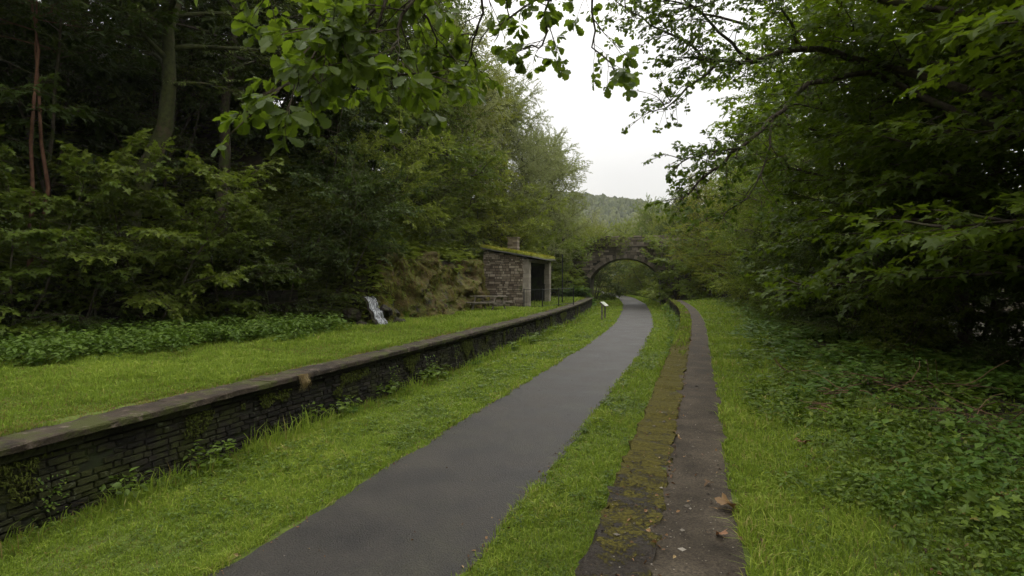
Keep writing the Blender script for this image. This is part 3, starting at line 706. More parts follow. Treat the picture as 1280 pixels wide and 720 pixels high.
def put(root, x, y, rz=0.0, sc=1.0, label=None, cat='tree', group=None, dz=0.0, tiltx=0.0, tilty=0.0, szz=1.0, mat=None):
    root.location = (float(x), float(y), float(ground(x,y))+dz); root.rotation_euler = (tiltx, tilty, rz); root.scale = (sc,sc,sc*szz)
    tag(root, label, cat, group)
    if '_n' in root: del root['_n']
    if mat:
        for ch in root.children:
            if ch.name.startswith('crown'):
                ch.material_slots[0].link='OBJECT'; ch.material_slots[0].material = M[mat]
                if len(ch.material_slots)>1: ch.material_slots[1].link='OBJECT'; ch.material_slots[1].material = M['twig']
    return root
class Kind:
    def __init__(self, root): self.root=root; self.used=False
    def put(self, *a, **k):
        o = self.root if not self.used else copy_tree(self.root); 
        if self.used:
            for ch in o.children:
                for s in ch.material_slots: s.link='DATA'
        self.used=True
        return put(o, *a, **k)

# ------------------------------------------------------------------ the woods
def G(px, d):
    p = at(px, 360, d); return float(p[0]), float(p[1])
tall  = Kind(grow_tree('broadleaf_tree', 21, H=13.5, base=1.6, Rad=4.4, nl=36, r0=.24, ns=10, step=.36, spray=('diamond',18,.75,.15,'alt'), leaf='wood1', shape='round', elev=(0,60), tilt=.8, upj=.7, vert=.6, wob=.12))
tall2 = Kind(grow_tree('broadleaf_tree', 22, H=11.5, base=0.6, Rad=4.0, nl=42, r0=.18, ns=11, step=.32, spray=('diamond',18,.7,.14,'alt'), leaf='wood2', shape='column', elev=(5,55), tilt=.85, upj=.7, wob=.12, vert=.6))
airy  = Kind(grow_tree('airy_tree', 23, H=12.5, base=1.0, Rad=3.4, nl=42, r0=.11, ns=10, step=.30, spray=('diamond',22,.7,.125,'alt'), leaf='wood3', shape='column', elev=(25,65), droop=.2, tilt=.9, upj=.8, vert=.7))
shrub = Kind(grow_tree('leafy_shrub', 24, H=4.6, base=.25, Rad=2.4, nl=40, r0=.05, ns=6, step=.15, spray=('ovate',11,.4,.13,'alt'), leaf='wood2', stems=4, shape='column', elev=(-5,50), tilt=.6, upj=.5, vert=.4))
sapl  = Kind(grow_tree('sycamore_sapling', 25, H=6.0, base=.7, Rad=2.6, nl=34, r0=.06, ns=6, step=.17, spray=('maple',8,.42,.17,'alt'), leaf='wood2', stems=3, shape='round', elev=(-5,45), tilt=.3))
holly = Kind(grow_tree('evergreen_shrub', 26, H=3.6, base=.1, Rad=1.9, nl=34, r0=.05, ns=7, step=.26, spray=('ovate',14,.45,.085,'alt'), leaf='wood1', stems=3, shape='column', elev=(-10,50)))

# left: shrubs at the foot of the bank
GS = 'shrubs along the foot of the left bank'
foot = [(sapl,-15.6,9.3,.72,'broad leafy shrub at the left edge of the wooded bank above the nettles'),
 (sapl,-15.0,12.3,.8,'sycamore sapling with pale green leaves at the foot of the left bank'),
 (sapl,-14.1,14.4,.6,'light green shrub in front of the leaning mossy tree trunk'),
 (holly,-15.2,11.0,.75,'dark low evergreen shrub hanging over the retaining wall end'),
 (holly,-13.4,15.8,.95,'dark evergreen shrub just left of the little waterfall'),
 (shrub,-12.2,17.9,.75,'shrub hanging over the little waterfall'),
 (holly,-15.9,7.3,.9,'dark evergreen shrub nearest the left edge of the frame'),
 (sapl,-14.2,19.8,.85,'sycamore sapling above the little waterfall'),
 (shrub,-13.2,22.0,.9,'leafy shrub crowning the mossy rock face'),
 (holly,-12.7,17.0,.6,'dark shrub on the bank directly above the falling water'),
 (holly,-13.6,17.3,.8,'dark shrub on the bank left of the waterfall lip'),
 (holly,-12.1,19.0,.7,'small dark shrub between waterfall and rock face'),
 (holly,-12.9,25.2,.9,'dark shrub overhanging the middle of the mossy rock face'),
 (shrub,-13.5,28.3,.95,'leafy shrub between rock face and stone shelter'),
 (holly,-12.9,30.6,.65,'small evergreen shrub against the back corner of the shelter')]
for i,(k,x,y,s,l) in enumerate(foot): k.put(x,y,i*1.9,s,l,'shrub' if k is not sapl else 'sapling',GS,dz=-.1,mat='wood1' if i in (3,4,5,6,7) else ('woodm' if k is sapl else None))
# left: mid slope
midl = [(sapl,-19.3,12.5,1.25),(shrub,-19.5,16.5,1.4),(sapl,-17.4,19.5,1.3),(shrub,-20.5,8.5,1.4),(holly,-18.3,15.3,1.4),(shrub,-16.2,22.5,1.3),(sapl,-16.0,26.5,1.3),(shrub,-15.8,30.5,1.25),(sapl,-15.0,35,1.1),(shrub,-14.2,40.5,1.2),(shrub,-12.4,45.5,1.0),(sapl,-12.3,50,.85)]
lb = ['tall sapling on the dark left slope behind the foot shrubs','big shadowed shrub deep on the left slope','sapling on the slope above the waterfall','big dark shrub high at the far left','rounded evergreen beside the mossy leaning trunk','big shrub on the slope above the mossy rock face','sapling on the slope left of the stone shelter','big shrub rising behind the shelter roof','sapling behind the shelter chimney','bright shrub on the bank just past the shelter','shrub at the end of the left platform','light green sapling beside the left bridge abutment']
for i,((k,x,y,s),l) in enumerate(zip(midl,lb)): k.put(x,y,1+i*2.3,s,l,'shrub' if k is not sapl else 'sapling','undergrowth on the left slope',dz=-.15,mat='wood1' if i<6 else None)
# left trees
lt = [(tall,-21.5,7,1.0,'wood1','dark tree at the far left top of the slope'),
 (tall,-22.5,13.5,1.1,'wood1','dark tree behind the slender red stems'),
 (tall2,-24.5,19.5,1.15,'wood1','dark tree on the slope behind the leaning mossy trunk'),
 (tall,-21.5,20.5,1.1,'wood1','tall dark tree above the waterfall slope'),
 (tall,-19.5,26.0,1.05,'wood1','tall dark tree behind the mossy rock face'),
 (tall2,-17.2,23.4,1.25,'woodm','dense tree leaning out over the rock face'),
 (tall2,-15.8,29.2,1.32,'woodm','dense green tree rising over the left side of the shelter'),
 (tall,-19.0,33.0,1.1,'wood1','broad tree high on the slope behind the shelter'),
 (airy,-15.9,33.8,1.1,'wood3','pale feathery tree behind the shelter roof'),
 (tall2,-16.2,38.5,1.15,'wood4','dense green tree just beyond the shelter'),  # paler leaf colours in this far row partly stand in for open sky light
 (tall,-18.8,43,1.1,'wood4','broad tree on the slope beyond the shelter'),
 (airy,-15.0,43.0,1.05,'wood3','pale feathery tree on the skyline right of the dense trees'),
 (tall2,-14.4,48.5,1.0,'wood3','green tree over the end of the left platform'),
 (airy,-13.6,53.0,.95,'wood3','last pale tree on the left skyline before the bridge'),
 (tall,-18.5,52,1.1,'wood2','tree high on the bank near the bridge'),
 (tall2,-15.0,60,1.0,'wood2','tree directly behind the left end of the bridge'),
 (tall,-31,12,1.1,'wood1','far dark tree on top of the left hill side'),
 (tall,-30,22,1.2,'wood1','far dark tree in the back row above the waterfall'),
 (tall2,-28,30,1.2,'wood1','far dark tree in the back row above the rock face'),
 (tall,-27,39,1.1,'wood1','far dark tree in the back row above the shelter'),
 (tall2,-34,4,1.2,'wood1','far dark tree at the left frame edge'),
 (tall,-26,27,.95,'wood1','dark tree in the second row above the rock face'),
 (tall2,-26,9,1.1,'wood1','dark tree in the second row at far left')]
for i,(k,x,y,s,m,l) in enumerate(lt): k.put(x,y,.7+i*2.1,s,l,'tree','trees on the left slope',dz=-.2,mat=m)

# the leaning mossy trunk and neighbours with visible stems
x,y = G(158,17.5)
gz = float(ground(x,y))
mt = grow_tree('mossy_tree', 31, H=13, base=5.5, Rad=4.0, nl=22, r0=.36, ns=8, step=.42, leaf='wood1', bark='mossbark', shape='round', elev=(5,60),
     trunk_pts=[(-.25,0,-.6),(-.05,0,.6),(.15,.1,2.0),(.65,.2,3.3),(1.05,.3,4.4),(1.2,.3,5.8),(1.25,.2,7.4),(1.7,.4,9.2),(1.9,.3,11),(1.9,.3,12.6)])
put(mt,x,y,YAW,1.0,'thick leaning moss covered tree trunk bending upward in the dark left wood','tree')
x,y = G(278,20.5)
mt = grow_tree('pale_bark_tree', 32, H=13, base=5.0, Rad=3.8, nl=20, r0=.24, ns=8, step=.42, leaf='wood1', bark='bark', shape='round', elev=(5,60),
     trunk_pts=[(-.1,0,-.6),(0,0,1.2),(.1,.1,3.0),(.05,.2,4.8),(.3,.3,6.4),(.5,.2,8.5),(.3,.3,10.5),(.4,.3,12.6)])
put(mt,x,y,YAW,1.0,'upright brown trunk with forked bare limbs right of the mossy leaning trunk','tree')
for q,(px,sd,dx,l) in enumerate([(37,33,.15,'slender straight reddish stem at the far left edge, the left one of a pair'),(57,34,-.1,'slender reddish stem at the far left edge, the right one of a pair')]):
    x,y=G(px,15.6+q*.3); rr_=np.random.default_rng(sd)
    st_=grow_tree('slender_tree',sd,H=10,base=6.2,Rad=1.9,nl=12,r0=.065,ns=6,step=.36,leaf='wood1',bark='redbark',wob=.05,shape='round',spray=('ovate',12,.6,.12,'alt'),
        trunk_pts=[(0,0,-.6)]+[(dx*k*.3+rr_.normal(0,.06),rr_.normal(0,.06),k*1.25) for k in range(1,9)])
    put(st_,x,y,YAW,1.0,l,'tree','slender stems at the far left')


# right: sycamores along the earth path (near, shaped leaves)
syc = Kind(grow_tree('sycamore_tree', 41, H=9.5, base=1.5, Rad=3.4, nl=44, r0=.13, ns=11, step=.30, spray=('maple',10,.62,.15,'alt'), leaf='maple', shape='column', elev=(2,45), tilt=.28, upj=.18, droop=.1))
syc2= Kind(grow_tree('sycamore_tree', 42, H=10.5, base=1.5, Rad=3.8, nl=46, r0=.14, ns=11, step=.32, spray=('maple',10,.65,.16,'alt'), leaf='maple', shape='round', elev=(0,50), tilt=.28, upj=.18, droop=.1))
rt = [(syc,6.6,5.6,.95,'near sycamore filling the right edge of the view'),
 (syc2,5.9,9.6,1.0,'second sycamore from the camera along the earth path'),
 (syc,5.0,13.6,1.0,'third sycamore from the camera beside the earth path'),
 (syc2,4.9,18.6,1.0,'tall sycamore in the middle of the right hand row'),
 (syc,4.7,23.8,.95,'sycamore leaning over the grass beyond the middle of the right row'),
 (syc2,8.6,14.5,1.1,'sycamore in the second row behind the near ones on the right'),
 (syc,9.0,22,1.1,'sycamore deep in the second row on the right'),
 (syc2,9.0,7.0,1.0,'sycamore behind the nearest one at right')]
for i,(k,x,y,s,l) in enumerate(rt): k.put(x,y,.4+i*1.7,s,l,'tree','sycamores on the right',dz=-.1)
rt2 = [(tall2,4.4,30,.85,'wood2','green tree beyond the sycamores on the right'),
 (shrub,3.0,33.5,.9,'wood2','rounded shrub at the edge of the grass on the right'),
 (tall2,3.6,37,.8,'wood2','bright tree midway to the bridge on the right'),
 (airy,5.5,41,.85,'wood3','pale tree behind the bright one on the right'),
 (tall2,2.9,43.5,.75,'wood4','spreading tree near the right end of the bridge'),
 (tall2,1.0,49.5,.78,'wood4','tree hanging over the right side of the bridge'),
 (airy,3.0,51,.8,'wood3','pale tree above the right end of the bridge'),
 (sapl,-1.9,52.5,.9,'wood2','dark leafy sapling before the right abutment'),
 (shrub,.6,46.6,.8,'wood2','dark shrub at the end of the right platform'),
 (tall2,4.5,58,.85,'wood2','tree behind the right end of the bridge'),
 (tall,10,34,1.0,'wood1','broad dark tree far back on the right'),
 (tall,10,46,.9,'wood2','broad tree far back right of the bridge')]
for i,(k,x,y,s,m,l) in enumerate(rt2): k.put(x,y,.9+i*1.3,s,l,'tree' if k in (tall,tall2,airy) else 'shrub','trees on the right towards the bridge',dz=-.1,mat=m)
# right understorey: dark low growth below the sycamores
ru = [(holly,5.2,6.8,.4,'low dark shrub under the nearest sycamore'),(holly,5.0,9.2,.45,'low dark shrub under the second sycamore'),(shrub,5.0,11.8,.4,'leafy low shrub between second and third sycamore'),
 (holly,4.1,14.2,.6,'dark shrub below the third sycamore'),(shrub,3.9,17.3,.55,'low leafy shrub right of the grass verge'),(holly,3.7,20.8,.6,'dark shrub under the tall middle sycamore'),
 (shrub,3.6,24.5,.6,'leafy shrub below the leaning sycamore'),(holly,3.5,28,.7,'dark shrub past the sycamores on the right'),(shrub,3.5,12.6,.34,'small leafy shrub at the dark edge of the right verge'),(holly,3.3,15.4,.45,'rounded small shrub at the edge of the right verge'),(shrub,3.1,18.9,.4,'low green shrub spilling onto the verge from the right'),(shrub,3.0,22.6,.45,'low green shrub farther along the right verge'),(holly,2.9,26.0,.5,'rounded shrub at the far end of the right verge'),(shrub,7,8,.8,'shrub in the shade far behind the nearest sycamore'),(shrub,6.6,12,.9,'shrub in the shade behind the second sycamore'),
 (holly,6.5,16.5,1.0,'big evergreen in the shade behind the third sycamore'),(shrub,6.4,21.5,1.0,'big shrub in the shade behind the tall sycamore')]
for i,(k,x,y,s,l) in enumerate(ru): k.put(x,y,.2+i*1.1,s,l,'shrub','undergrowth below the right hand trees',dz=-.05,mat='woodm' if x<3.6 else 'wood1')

# beyond the bridge
bt = [(tall2,-13,74,.75,'wood4'),(tall2,-4.5,79,.7,'wood4'),(shrub,-7.5,84,1.4,'wood2'),(tall2,-2,72,.8,'wood1'),(tall,-8,96,.85,'wood2'),(tall2,-13,101,.9,'wood2'),(airy,-3,92,.9,'wood4'),(airy,-16,90,.9,'wood3'),(tall,1,84,.8,'wood4'),
 (tall2,-20,84,.9,'wood2'),(airy,-10,112,.95,'wood3'),(tall,-2,108,.9,'wood3'),(tall2,-5,88,.75,'wood2'),(shrub,-2.8,67.5,1.2,'wood1'),(shrub,-11.8,68,1.2,'wood1'),(tall2,-22,104,1.0,'wood2'),(airy,6,98,1.0,'wood3'),(shrub,-10.6,91,1.5,'wood4')]
bl_ = ['tree on the left bank just beyond the bridge','tree seen through the arch right of the path bend','dark shrub seen through the arch behind the bend','dark tree just through the arch on the right','broad tree closing the view beyond the path bend','tree beyond the bend left of centre','pale tree rising over the bridge parapet','pale tree above the left end of the parapet','broad tree above the right end of the parapet',
 'green tree beyond the left end of the bridge','pale treetop far above the middle of the parapet','far pale broad treetop above the parapet','dark tree framed in the arch','dark shrub behind the right abutment','dark shrub behind the left abutment','far green tree left of the bridge','far pale tree right of the bridge','shadowed shrub at the outside of the path bend']
for i,((k,x,y,s,m),l) in enumerate(zip(bt,bl_)): k.put(x,y,.3+i*1.9,s,l,'tree' if k is not shrub else 'shrub','trees beyond the bridge',dz=-.2,mat=m)

# ------------------------------------------------------------------ oaks with explicit limbs
def limb_tree(name, seed, trunk, r0, limbs, spray, leaf, loc, mid=(.28,.48), step=.3, ns=7, droop=.25, dens=1.0, sub=True):
    """trunk: polyline; limbs: list of (polyline, radius); secondaries and leaves follow the limbs"""
    rg = np.random.default_rng(seed); root = empty(name, loc); o = np.array(loc)
    tr = Acc(); cr = Acc(); tp = np.array(trunk,float)-o; n=len(tp)
    tube(tr, tp, r0*(1-np.linspace(0,1,n)*.75), 10, .5, 0, .06)
    P=[];D=[];S=[]
    for (pl, rb, f) in limbs:
        lp = np.array(pl,float)-o
        # refine + wiggle
        q=[]; 
        for i in range(len(lp)-1):
            for t in np.linspace(0,1,4)[:-1]: q.append(lp[i]*(1-t)+lp[i+1]*t)
        q.append(lp[-1]); lp=np.array(q); lp[1:-1]+=rg.normal(0,.025,lp[1:-1].shape)
        tube(tr, lp, rb*(1-np.linspace(0,1,len(lp))*.82)+.004, 7, .5, 0, .08)
        L = np.sum(np.linalg.norm(np.diff(lp,axis=0),axis=1)); mm=int(L*ns*f)
        for j in range(mm):
            t=.12+.88*(j+rg.random()*.6)/mm; p,dd=interp(lp,min(t,.999)); dd/=np.linalg.norm(dd)
            a2=(1 if j%2 else -1)*rg.uniform(.4,1.3); c,s_=math.cos(a2),math.sin(a2)
            d2=np.array([dd[0]*c-dd[1]*s_,dd[0]*s_+dd[1]*c,dd[2]*.4+rg.normal(0,.35)]); L2=rg.uniform(*mid)
            sp=wander(p,d2,L2,4,rg,.16,.02,droop); tube(tr,sp,.010*(1-np.linspace(0,1,5)*.7)*(L2/.5)**.5,4,.5,0)
            c2=max(2,int(L2/step*dens))
            for g in range(c2):
                pp,d3=interp(sp,min(.999,.25+.75*(g+rg.random())/c2)); a3=rg.uniform(-1.2,1.2); c,s_=math.cos(a3),math.sin(a3); m_=np.linalg.norm(d3)
                P.append(pp);D.append(np.array([d3[0]*c-d3[1]*s_,d3[0]*s_+d3[1]*c,d3[2]*.6+rg.normal(0,.3)*m_]));S.append(rg.uniform(.8,1.2))
            P.append(sp[-1]);D.append(sp[-1]-sp[-2]);S.append(1.0)
        P.append(lp[-1]);D.append(lp[-1]-lp[-2]);S.append(1.1)
    tm=sprays(spray[0],spray[1],spray[2],spray[3],rg,14,.65,spray[4]); place_sprays(cr,tm,P,D,S,rg,upj=.5)
    tr.build('trunk',M['bark'],root,smooth=True); cr.build('crown',[M[leaf],M['twig']],root); return root
# oak beside the camera: trunk out of frame on the right, limb sweeping over the path
A = lambda px,py,d: at(px,py,d)
base = np.array([3.0,2.2,1.0])
hub = np.array([2.3,2.8,6.0])
o = limb_tree('oak_tree', 51, [base-(0,0,.4),(2.95,2.3,3.0),(2.6,2.5,5.0),(2.2,2.8,7.0),(1.9,3,9)], .24, [
  ([hub, A(820,-260,4.3), A(640,-190,4.4), A(520,-60,4.2), A(470,40,4.0)], .03, .0),
  ([A(640,-190,4.4), A(560,-60,4.2), A(500,20,4.0), A(492,60,3.9), A(500,95,3.8)], .013, 1.0),
  ([A(560,-110,4.3), A(470,-20,4.0), A(425,40,3.9), A(390,70,3.8), A(350,110,3.7)], .012, 1.3),
  ([A(560,-60,4.2), A(455,20,4.2), A(430,70,4.3), A(405,110,4.4)], .011, 1.3),
  ([A(640,-190,4.4), A(460,-110,4.4), A(380,-50,4.3), A(330,0,4.3)], .013, .9),
  ([A(660,-180,4.5), A(610,-60,4.8), A(600,20,5.0), A(592,50,5.2), A(580,85,5.3)], .012, .6),
  ([A(760,-240,4.5), A(700,-90,5.2), A(690,0,5.6), A(680,60,5.8), A(655,60,6.0)], .014, .6),
  ([A(700,-90,5.2), A(745,-10,5.8), A(742,60,6.0), A(770,90,6.1)], .012, .5),
  ([A(690,0,5.6), A(640,20,5.6), A(600,50,5.6)], .010, .5),
  ([A(560,-60,4.2), A(520,-10,4.6), A(540,40,4.8), A(545,70,5.0)], .010, .7),
 ], ('oak',8,.22,.112,'tip'), 'oak', base, mid=(.15,.36), step=.12, ns=8, droop=.2)
tag(o,'overhanging oak whose leafy twigs hang down across the top of the view','tree')
# oak on the right with bare dark limbs reaching over the path
syc.put(4.3,-2.6,2.2,1.0,'unseen sycamore added behind the viewpoint to shade the near ground','tree','sycamores on the right',dz=-.1)  # out of view, added so its crown darkens the near ground
b2 = np.array([6.0,11.6,1.05])
o = limb_tree('oak_tree', 52, [b2-(0,0,.4),(5.9,11.5,3),(5.6,11.5,5),(5.3,11.5,7),(5.1,11.5,9.5)], .24, [
  ([(5.6,11.5,5.2), A(1060,70,11), A(1000,62,10.7), A(940,78,10.4), A(895,78,10.2), A(855,72,10)], .075, 1.0),
  ([(5.7,11.5,4.4), A(1090,90,10.8), A(1010,105,10.4), A(965,150,10), A(925,185,9.8), A(890,215,9.6), A(850,250,9.5)], .06, .9),
  ([A(930,30,10.2), A(880,15,10), A(820,-5,9.8), A(760,-30,9.6)], .02, 1.5),
  ([A(895,78,10.2), A(850,50,10), A(815,30,9.8), A(775,5,9.6)], .025, 1.4),
  ([A(940,78,10.4), A(900,40,10), A(860,0,9.8), A(810,-40,9.6)], .03, 1.1),
  ([A(895,80,10.2), A(860,110,10), A(830,135,9.8), A(838,125,9.7)], .02, 1.0),
  ([(5.3,11.5,6.6), A(1010,-20,10.6), A(950,-40,10.2), A(880,-60,9.9)], .06, 1.0),
  ([A(950,-40,10.2), A(900,-5,10), A(850,20,9.7)], .025, 1.1),
  ([A(1000,62,10.7), A(985,20,10.3), A(960,-10,10)], .03, 1.1),
  ([A(925,185,9.8), A(880,190,9.5), A(850,205,9.3)], .015, 1.3),
  ([A(965,150,10), A(960,200,9.8), A(930,250,9.6), A(900,275,9.5)], .02, .8),
 ], ('oak',10,.26,.078,'tip'), 'oak', b2, mid=(.25,.58), step=.13, ns=8.0, droop=.25)
tag(o,'oak with long dark crooked limbs reaching left over the earth path','tree')

# ------------------------------------------------------------------ far hill and its woods
def hill():
    c0 = CAM+650*np.array([FWD[0]+RGT[0]*.2, FWD[1]+RGT[1]*.2, 0]); 
    n=90; u=np.linspace(-1,1,n); U,Vv=np.meshgrid(u,u,indexing='ij')
    ang=math.atan2(-RGT[1]*0+RGT[1],RGT[0])
    X = c0[0]+U*620*RGT[0]+Vv*330*FWD[0]; Y=c0[1]+U*620*RGT[1]+Vv*330*FWD[1]
    prof = 92*np.exp(-((U+.12)/.42)**2)+30*np.exp(-((U-.55)/.5)**2)
    Z = prof*np.exp(-((Vv-.05)/.42)**2)*(1+.12*fn(U*5,Vv*5,1))+ -4
    V=np.stack([X,Y,Z],-1).reshape(-1,3); i,j=np.meshgrid(np.arange(n-1),np.arange(n-1),indexing='ij'); p=(i*n+j).ravel()
    T=np.stack([np.stack([p,p+n,p+n+1],-1),np.stack([p,p+n+1,p+1],-1)],1).reshape(-1,3)
    a=Acc(); a.add(V,T); o=a.build('hill',M['farwood'],smooth=True); tag(o,kind='structure')
    # canopy of tree crowns
    rg=np.random.default_rng(5); k=42000
    uu=rg.uniform(-.85,.9,k); vv=rg.uniform(-.8,.5,k); 
    prof=92*np.exp(-((uu+.12)/.42)**2)+30*np.exp(-((uu-.55)/.5)**2)
    zz=prof*np.exp(-((vv-.05)/.42)**2)*(1+.12*fn(uu*5,vv*5,1))-4
    xx=c0[0]+uu*620*RGT[0]+vv*330*FWD[0]; yy=c0[1]+uu*620*RGT[1]+vv*330*FWD[1]
    patch = fn(xx,yy,.02,3)
    keep = (patch>-.38)
    xx,yy,zz=xx[keep],yy[keep],zz[keep]; k=len(xx)
    ph=(1+5**.5)/2; ico=np.array([(-1,ph,0),(1,ph,0),(-1,-ph,0),(1,-ph,0),(0,-1,ph),(0,1,ph),(0,-1,-ph),(0,1,-ph),(ph,0,-1),(ph,0,1),(-ph,0,-1),(-ph,0,1)])/1.9
    it=np.array([(0,11,5),(0,5,1),(0,1,7),(0,7,10),(0,10,11),(1,5,9),(5,11,4),(11,10,2),(10,7,6),(7,1,8),(3,9,4),(3,4,2),(3,2,6),(3,6,8),(3,8,9),(4,9,5),(2,4,11),(6,2,10),(8,6,7),(9,8,1)])
    r_=rg.uniform(1.3,3.2,k); hgt=r_*rg.uniform(1.0,1.9,k)
    W=ico[None]*np.stack([r_,r_,hgt],-1)[:,None,:]*rg.uniform(.75,1.25,(k,12,1))+np.stack([xx,yy,zz+hgt*.6],-1)[:,None,:]
    T=it[None]+(np.arange(k)*12)[:,None,None]; rr=np.repeat(np.clip(rg.normal(.45,.2,k)+fn(xx,yy,.015,7)*.8,0,1),20)
    a=Acc(); a.add(W.reshape(-1,3),T.reshape(-1,3),rr); o=a.build('far_woods',M['farwood']); tag(o,kind='stuff')
hill()

# ------------------------------------------------------------------ grass, nettles, ground cover
def vis(x,y): 
    d = x*FWD[0]+y*FWD[1]; l = x*RGT[0]+y*RGT[1]; return (d>0.8)&(np.abs(l)<d*1.02+1.5)
def scatter(rg, s0, s1, y0, y1, n0, d0=5.0, pw=2.0, mask=None):
    """points, density n0/m2 near and falling with distance"""
    S=[];Y=[];
    y=y0
    while y<y1:
        h=max(.5,abs(y)*.08); ye=min(y+h,y1)
        s=s0
        while s<s1:
            w=min(1.0,s1-s); xm=s+w/2+float(cx(y)); d=math.hypot(xm,y+h/2); dens=n0*min(1,(d0/d)**pw)
            if vis(np.array(xm),np.array(y+h/2)) or d<2.5:
                k=rg.poisson(dens*w*(ye-y)); S.append(rg.uniform(s,s+w,k)); Y.append(rg.uniform(y,ye,k))
            s+=w
        y=ye
    S=np.concatenate(S);Y=np.concatenate(Y)
    if mask is not None: k=mask(S,Y); S,Y=S[k],Y[k]
    return S,Y
def blades(a, S, Y, rg, h0=.06, h1=.12, w0=.004, d0=5.0, mi=0, lean=.5, rb=0.5, rs=.22, patch=1.0):
    X=S+cx(Y); Z=hz(S,Y)-.004; n=len(S); d=np.hypot(X,Y); g=np.maximum(1,d/d0)
    pn = 1.2*fn(X,Y,.9,12)+.9*fn(X,Y,5,13)
    h=rg.uniform(h0,h1,n)*np.clip(1+pn*1.0*patch,.35,2)*(1+.12*(np.minimum(g,4)-1)); w=w0*rg.uniform(.6,1.4,n)*g
    az=rg.uniform(0,2*PI,n); la=rg.uniform(0,2*PI,n); ll=np.abs(rg.normal(0,lean,n))*h
    e=np.stack([np.cos(az)*w,np.sin(az)*w,0*az],-1); B=np.stack([X,Y,Z],-1); Lx=np.stack([np.cos(la)*ll,np.sin(la)*ll,0*la],-1)
    m=B+Lx*.35+np.stack([0*h,0*h,h*.6],-1); t=B+Lx+np.stack([0*h,0*h,h*(1-.25*np.minimum(1,ll/h))],-1)
    V=np.stack([B-e,B+e,m+e*.8,m-e*.8,t],1).reshape(-1,3)
    T=(np.array([(0,1,2),(0,2,3),(3,2,4)])[None]+(np.arange(n)*5)[:,None,None]).reshape(-1,3)
    r=np.clip(rg.normal(rb,rs,n)+pn*.35,0,1); a.add(V,T,np.repeat(r,3),mi)
rg=np.random.default_rng(77)
a=Acc()
edge = lambda s,y,e,w=.06: e+w*(fn(s*0+y, y, 2.1, 3)*2+fn(y*3,y,3,9))
S,Y=scatter(rg, PR-.16, SR+.02, .5, 47, 6500, 5, mask=lambda s,y: s>PR-.03+.10*fn(y,y,2.3,2)+.03*rg.normal(0,1,len(s))); blades(a,S,Y,rg,.03,.085,.0034,lean=.9)
S,Y=scatter(rg, -6.75, PL+.16, .5, 60, 6000, 6, mask=lambda s,y: (s<PL+.03+.12*fn(y,y,1.9,5)+.03*rg.normal(0,1,len(s)))&(s>-6.7)); blades(a,S,Y,rg,.03,.085,.0036,6,lean=.9)
S,Y=scatter(rg, -6.72, -6.25, 1, 47, 700, 6, 1.3); blades(a,S,Y,rg,.10,.28,.004,6,lean=.7,rb=.35)
S,Y=scatter(rg, PR-.02, -.4, 47, 112, 6000, 5); blades(a,S,Y,rg,.05,.10,.0036,5)
S,Y=scatter(rg, -9.5, PL+.03, 60, 112, 6000, 5); blades(a,S,Y,rg,.05,.10,.0036,5)
# left platform: lawn
S,Y=scatter(rg, -16.2, SL-.42, 1, 48, 5200, 7, mask=lambda s,y: (s>backline(y)+.1)&(s<SL-.40-.16*np.abs(fn(y,y,1.7,7)*2)-0.05)); blades(a,S,Y,rg,.05,.13,.004,7,rb=.42,lean=.9)
S,Y=scatter(rg, SL-.72, SL-.34, 1, 48, 3600, 7, mask=lambda s,y: rg.random(len(s))<.25+.75*ss(-.1,.3,fn(s*0+y,y,2.3,4))); blades(a,S,Y,rg,.03,.09,.004,7,rb=.04,rs=.12,lean=1.2)
# tufts on the left coping joint
S,Y=scatter(rg, SL-.43, SL-.05, 1, 47, 2500, 7, mask=lambda s,y: (fn(s*0+y,y,1.4,8)+.25*fn(s*9,y*9,1,2)>.12+ (s-(SL-.43))*1.4)); blades(a,S,Y,rg,.03,.08,.004,7,rb=.4)
# right verge
S,Y=scatter(rg, .22, 4.6, -.5, 48, 5200, 5, mask=lambda s,y: (s>.24+.16*fn(y,y,2.2,9)-.05*ss(8,20,y))&(rg.random(len(s))<1-.82*ss(.6,2.0,s-.035*np.clip(y-6,0,30)+.8*fn(s,y,.9,10)))); blades(a,S,Y,rg,.025,.075,.0036,rb=.48,lean=.9)
# far mossy kerb grass on the right coping
S,Y=scatter(rg, SR-.02, SR+.36, 11, 46, 4200, 6, mask=lambda s,y: (rg.random(len(s))<ss(12,20,y)*.85)&(fn(s*3+0*y,y,2.0,4)>-.25)); 
k=len(S); X=S+cx(Y)
def blades_at(a,S,Y,dz,rg,**kw):
    global hz
    old=hz; hz=lambda s,y: old(s,y)*0+dz
    blades(a,S,Y,rg,**kw); hz=old
blades_at(a,S,Y,1.005,rg,h0=.03,h1=.08,w0=.004,rb=.35)
S,Y=scatter(rg, -1.0,-.62,14,47,1500,8,1.5); blades(a,S,Y,rg,.15,.45,.004,7,rb=.4)
o=a.build('grass',M['grass']); tag(o,kind='stuff')

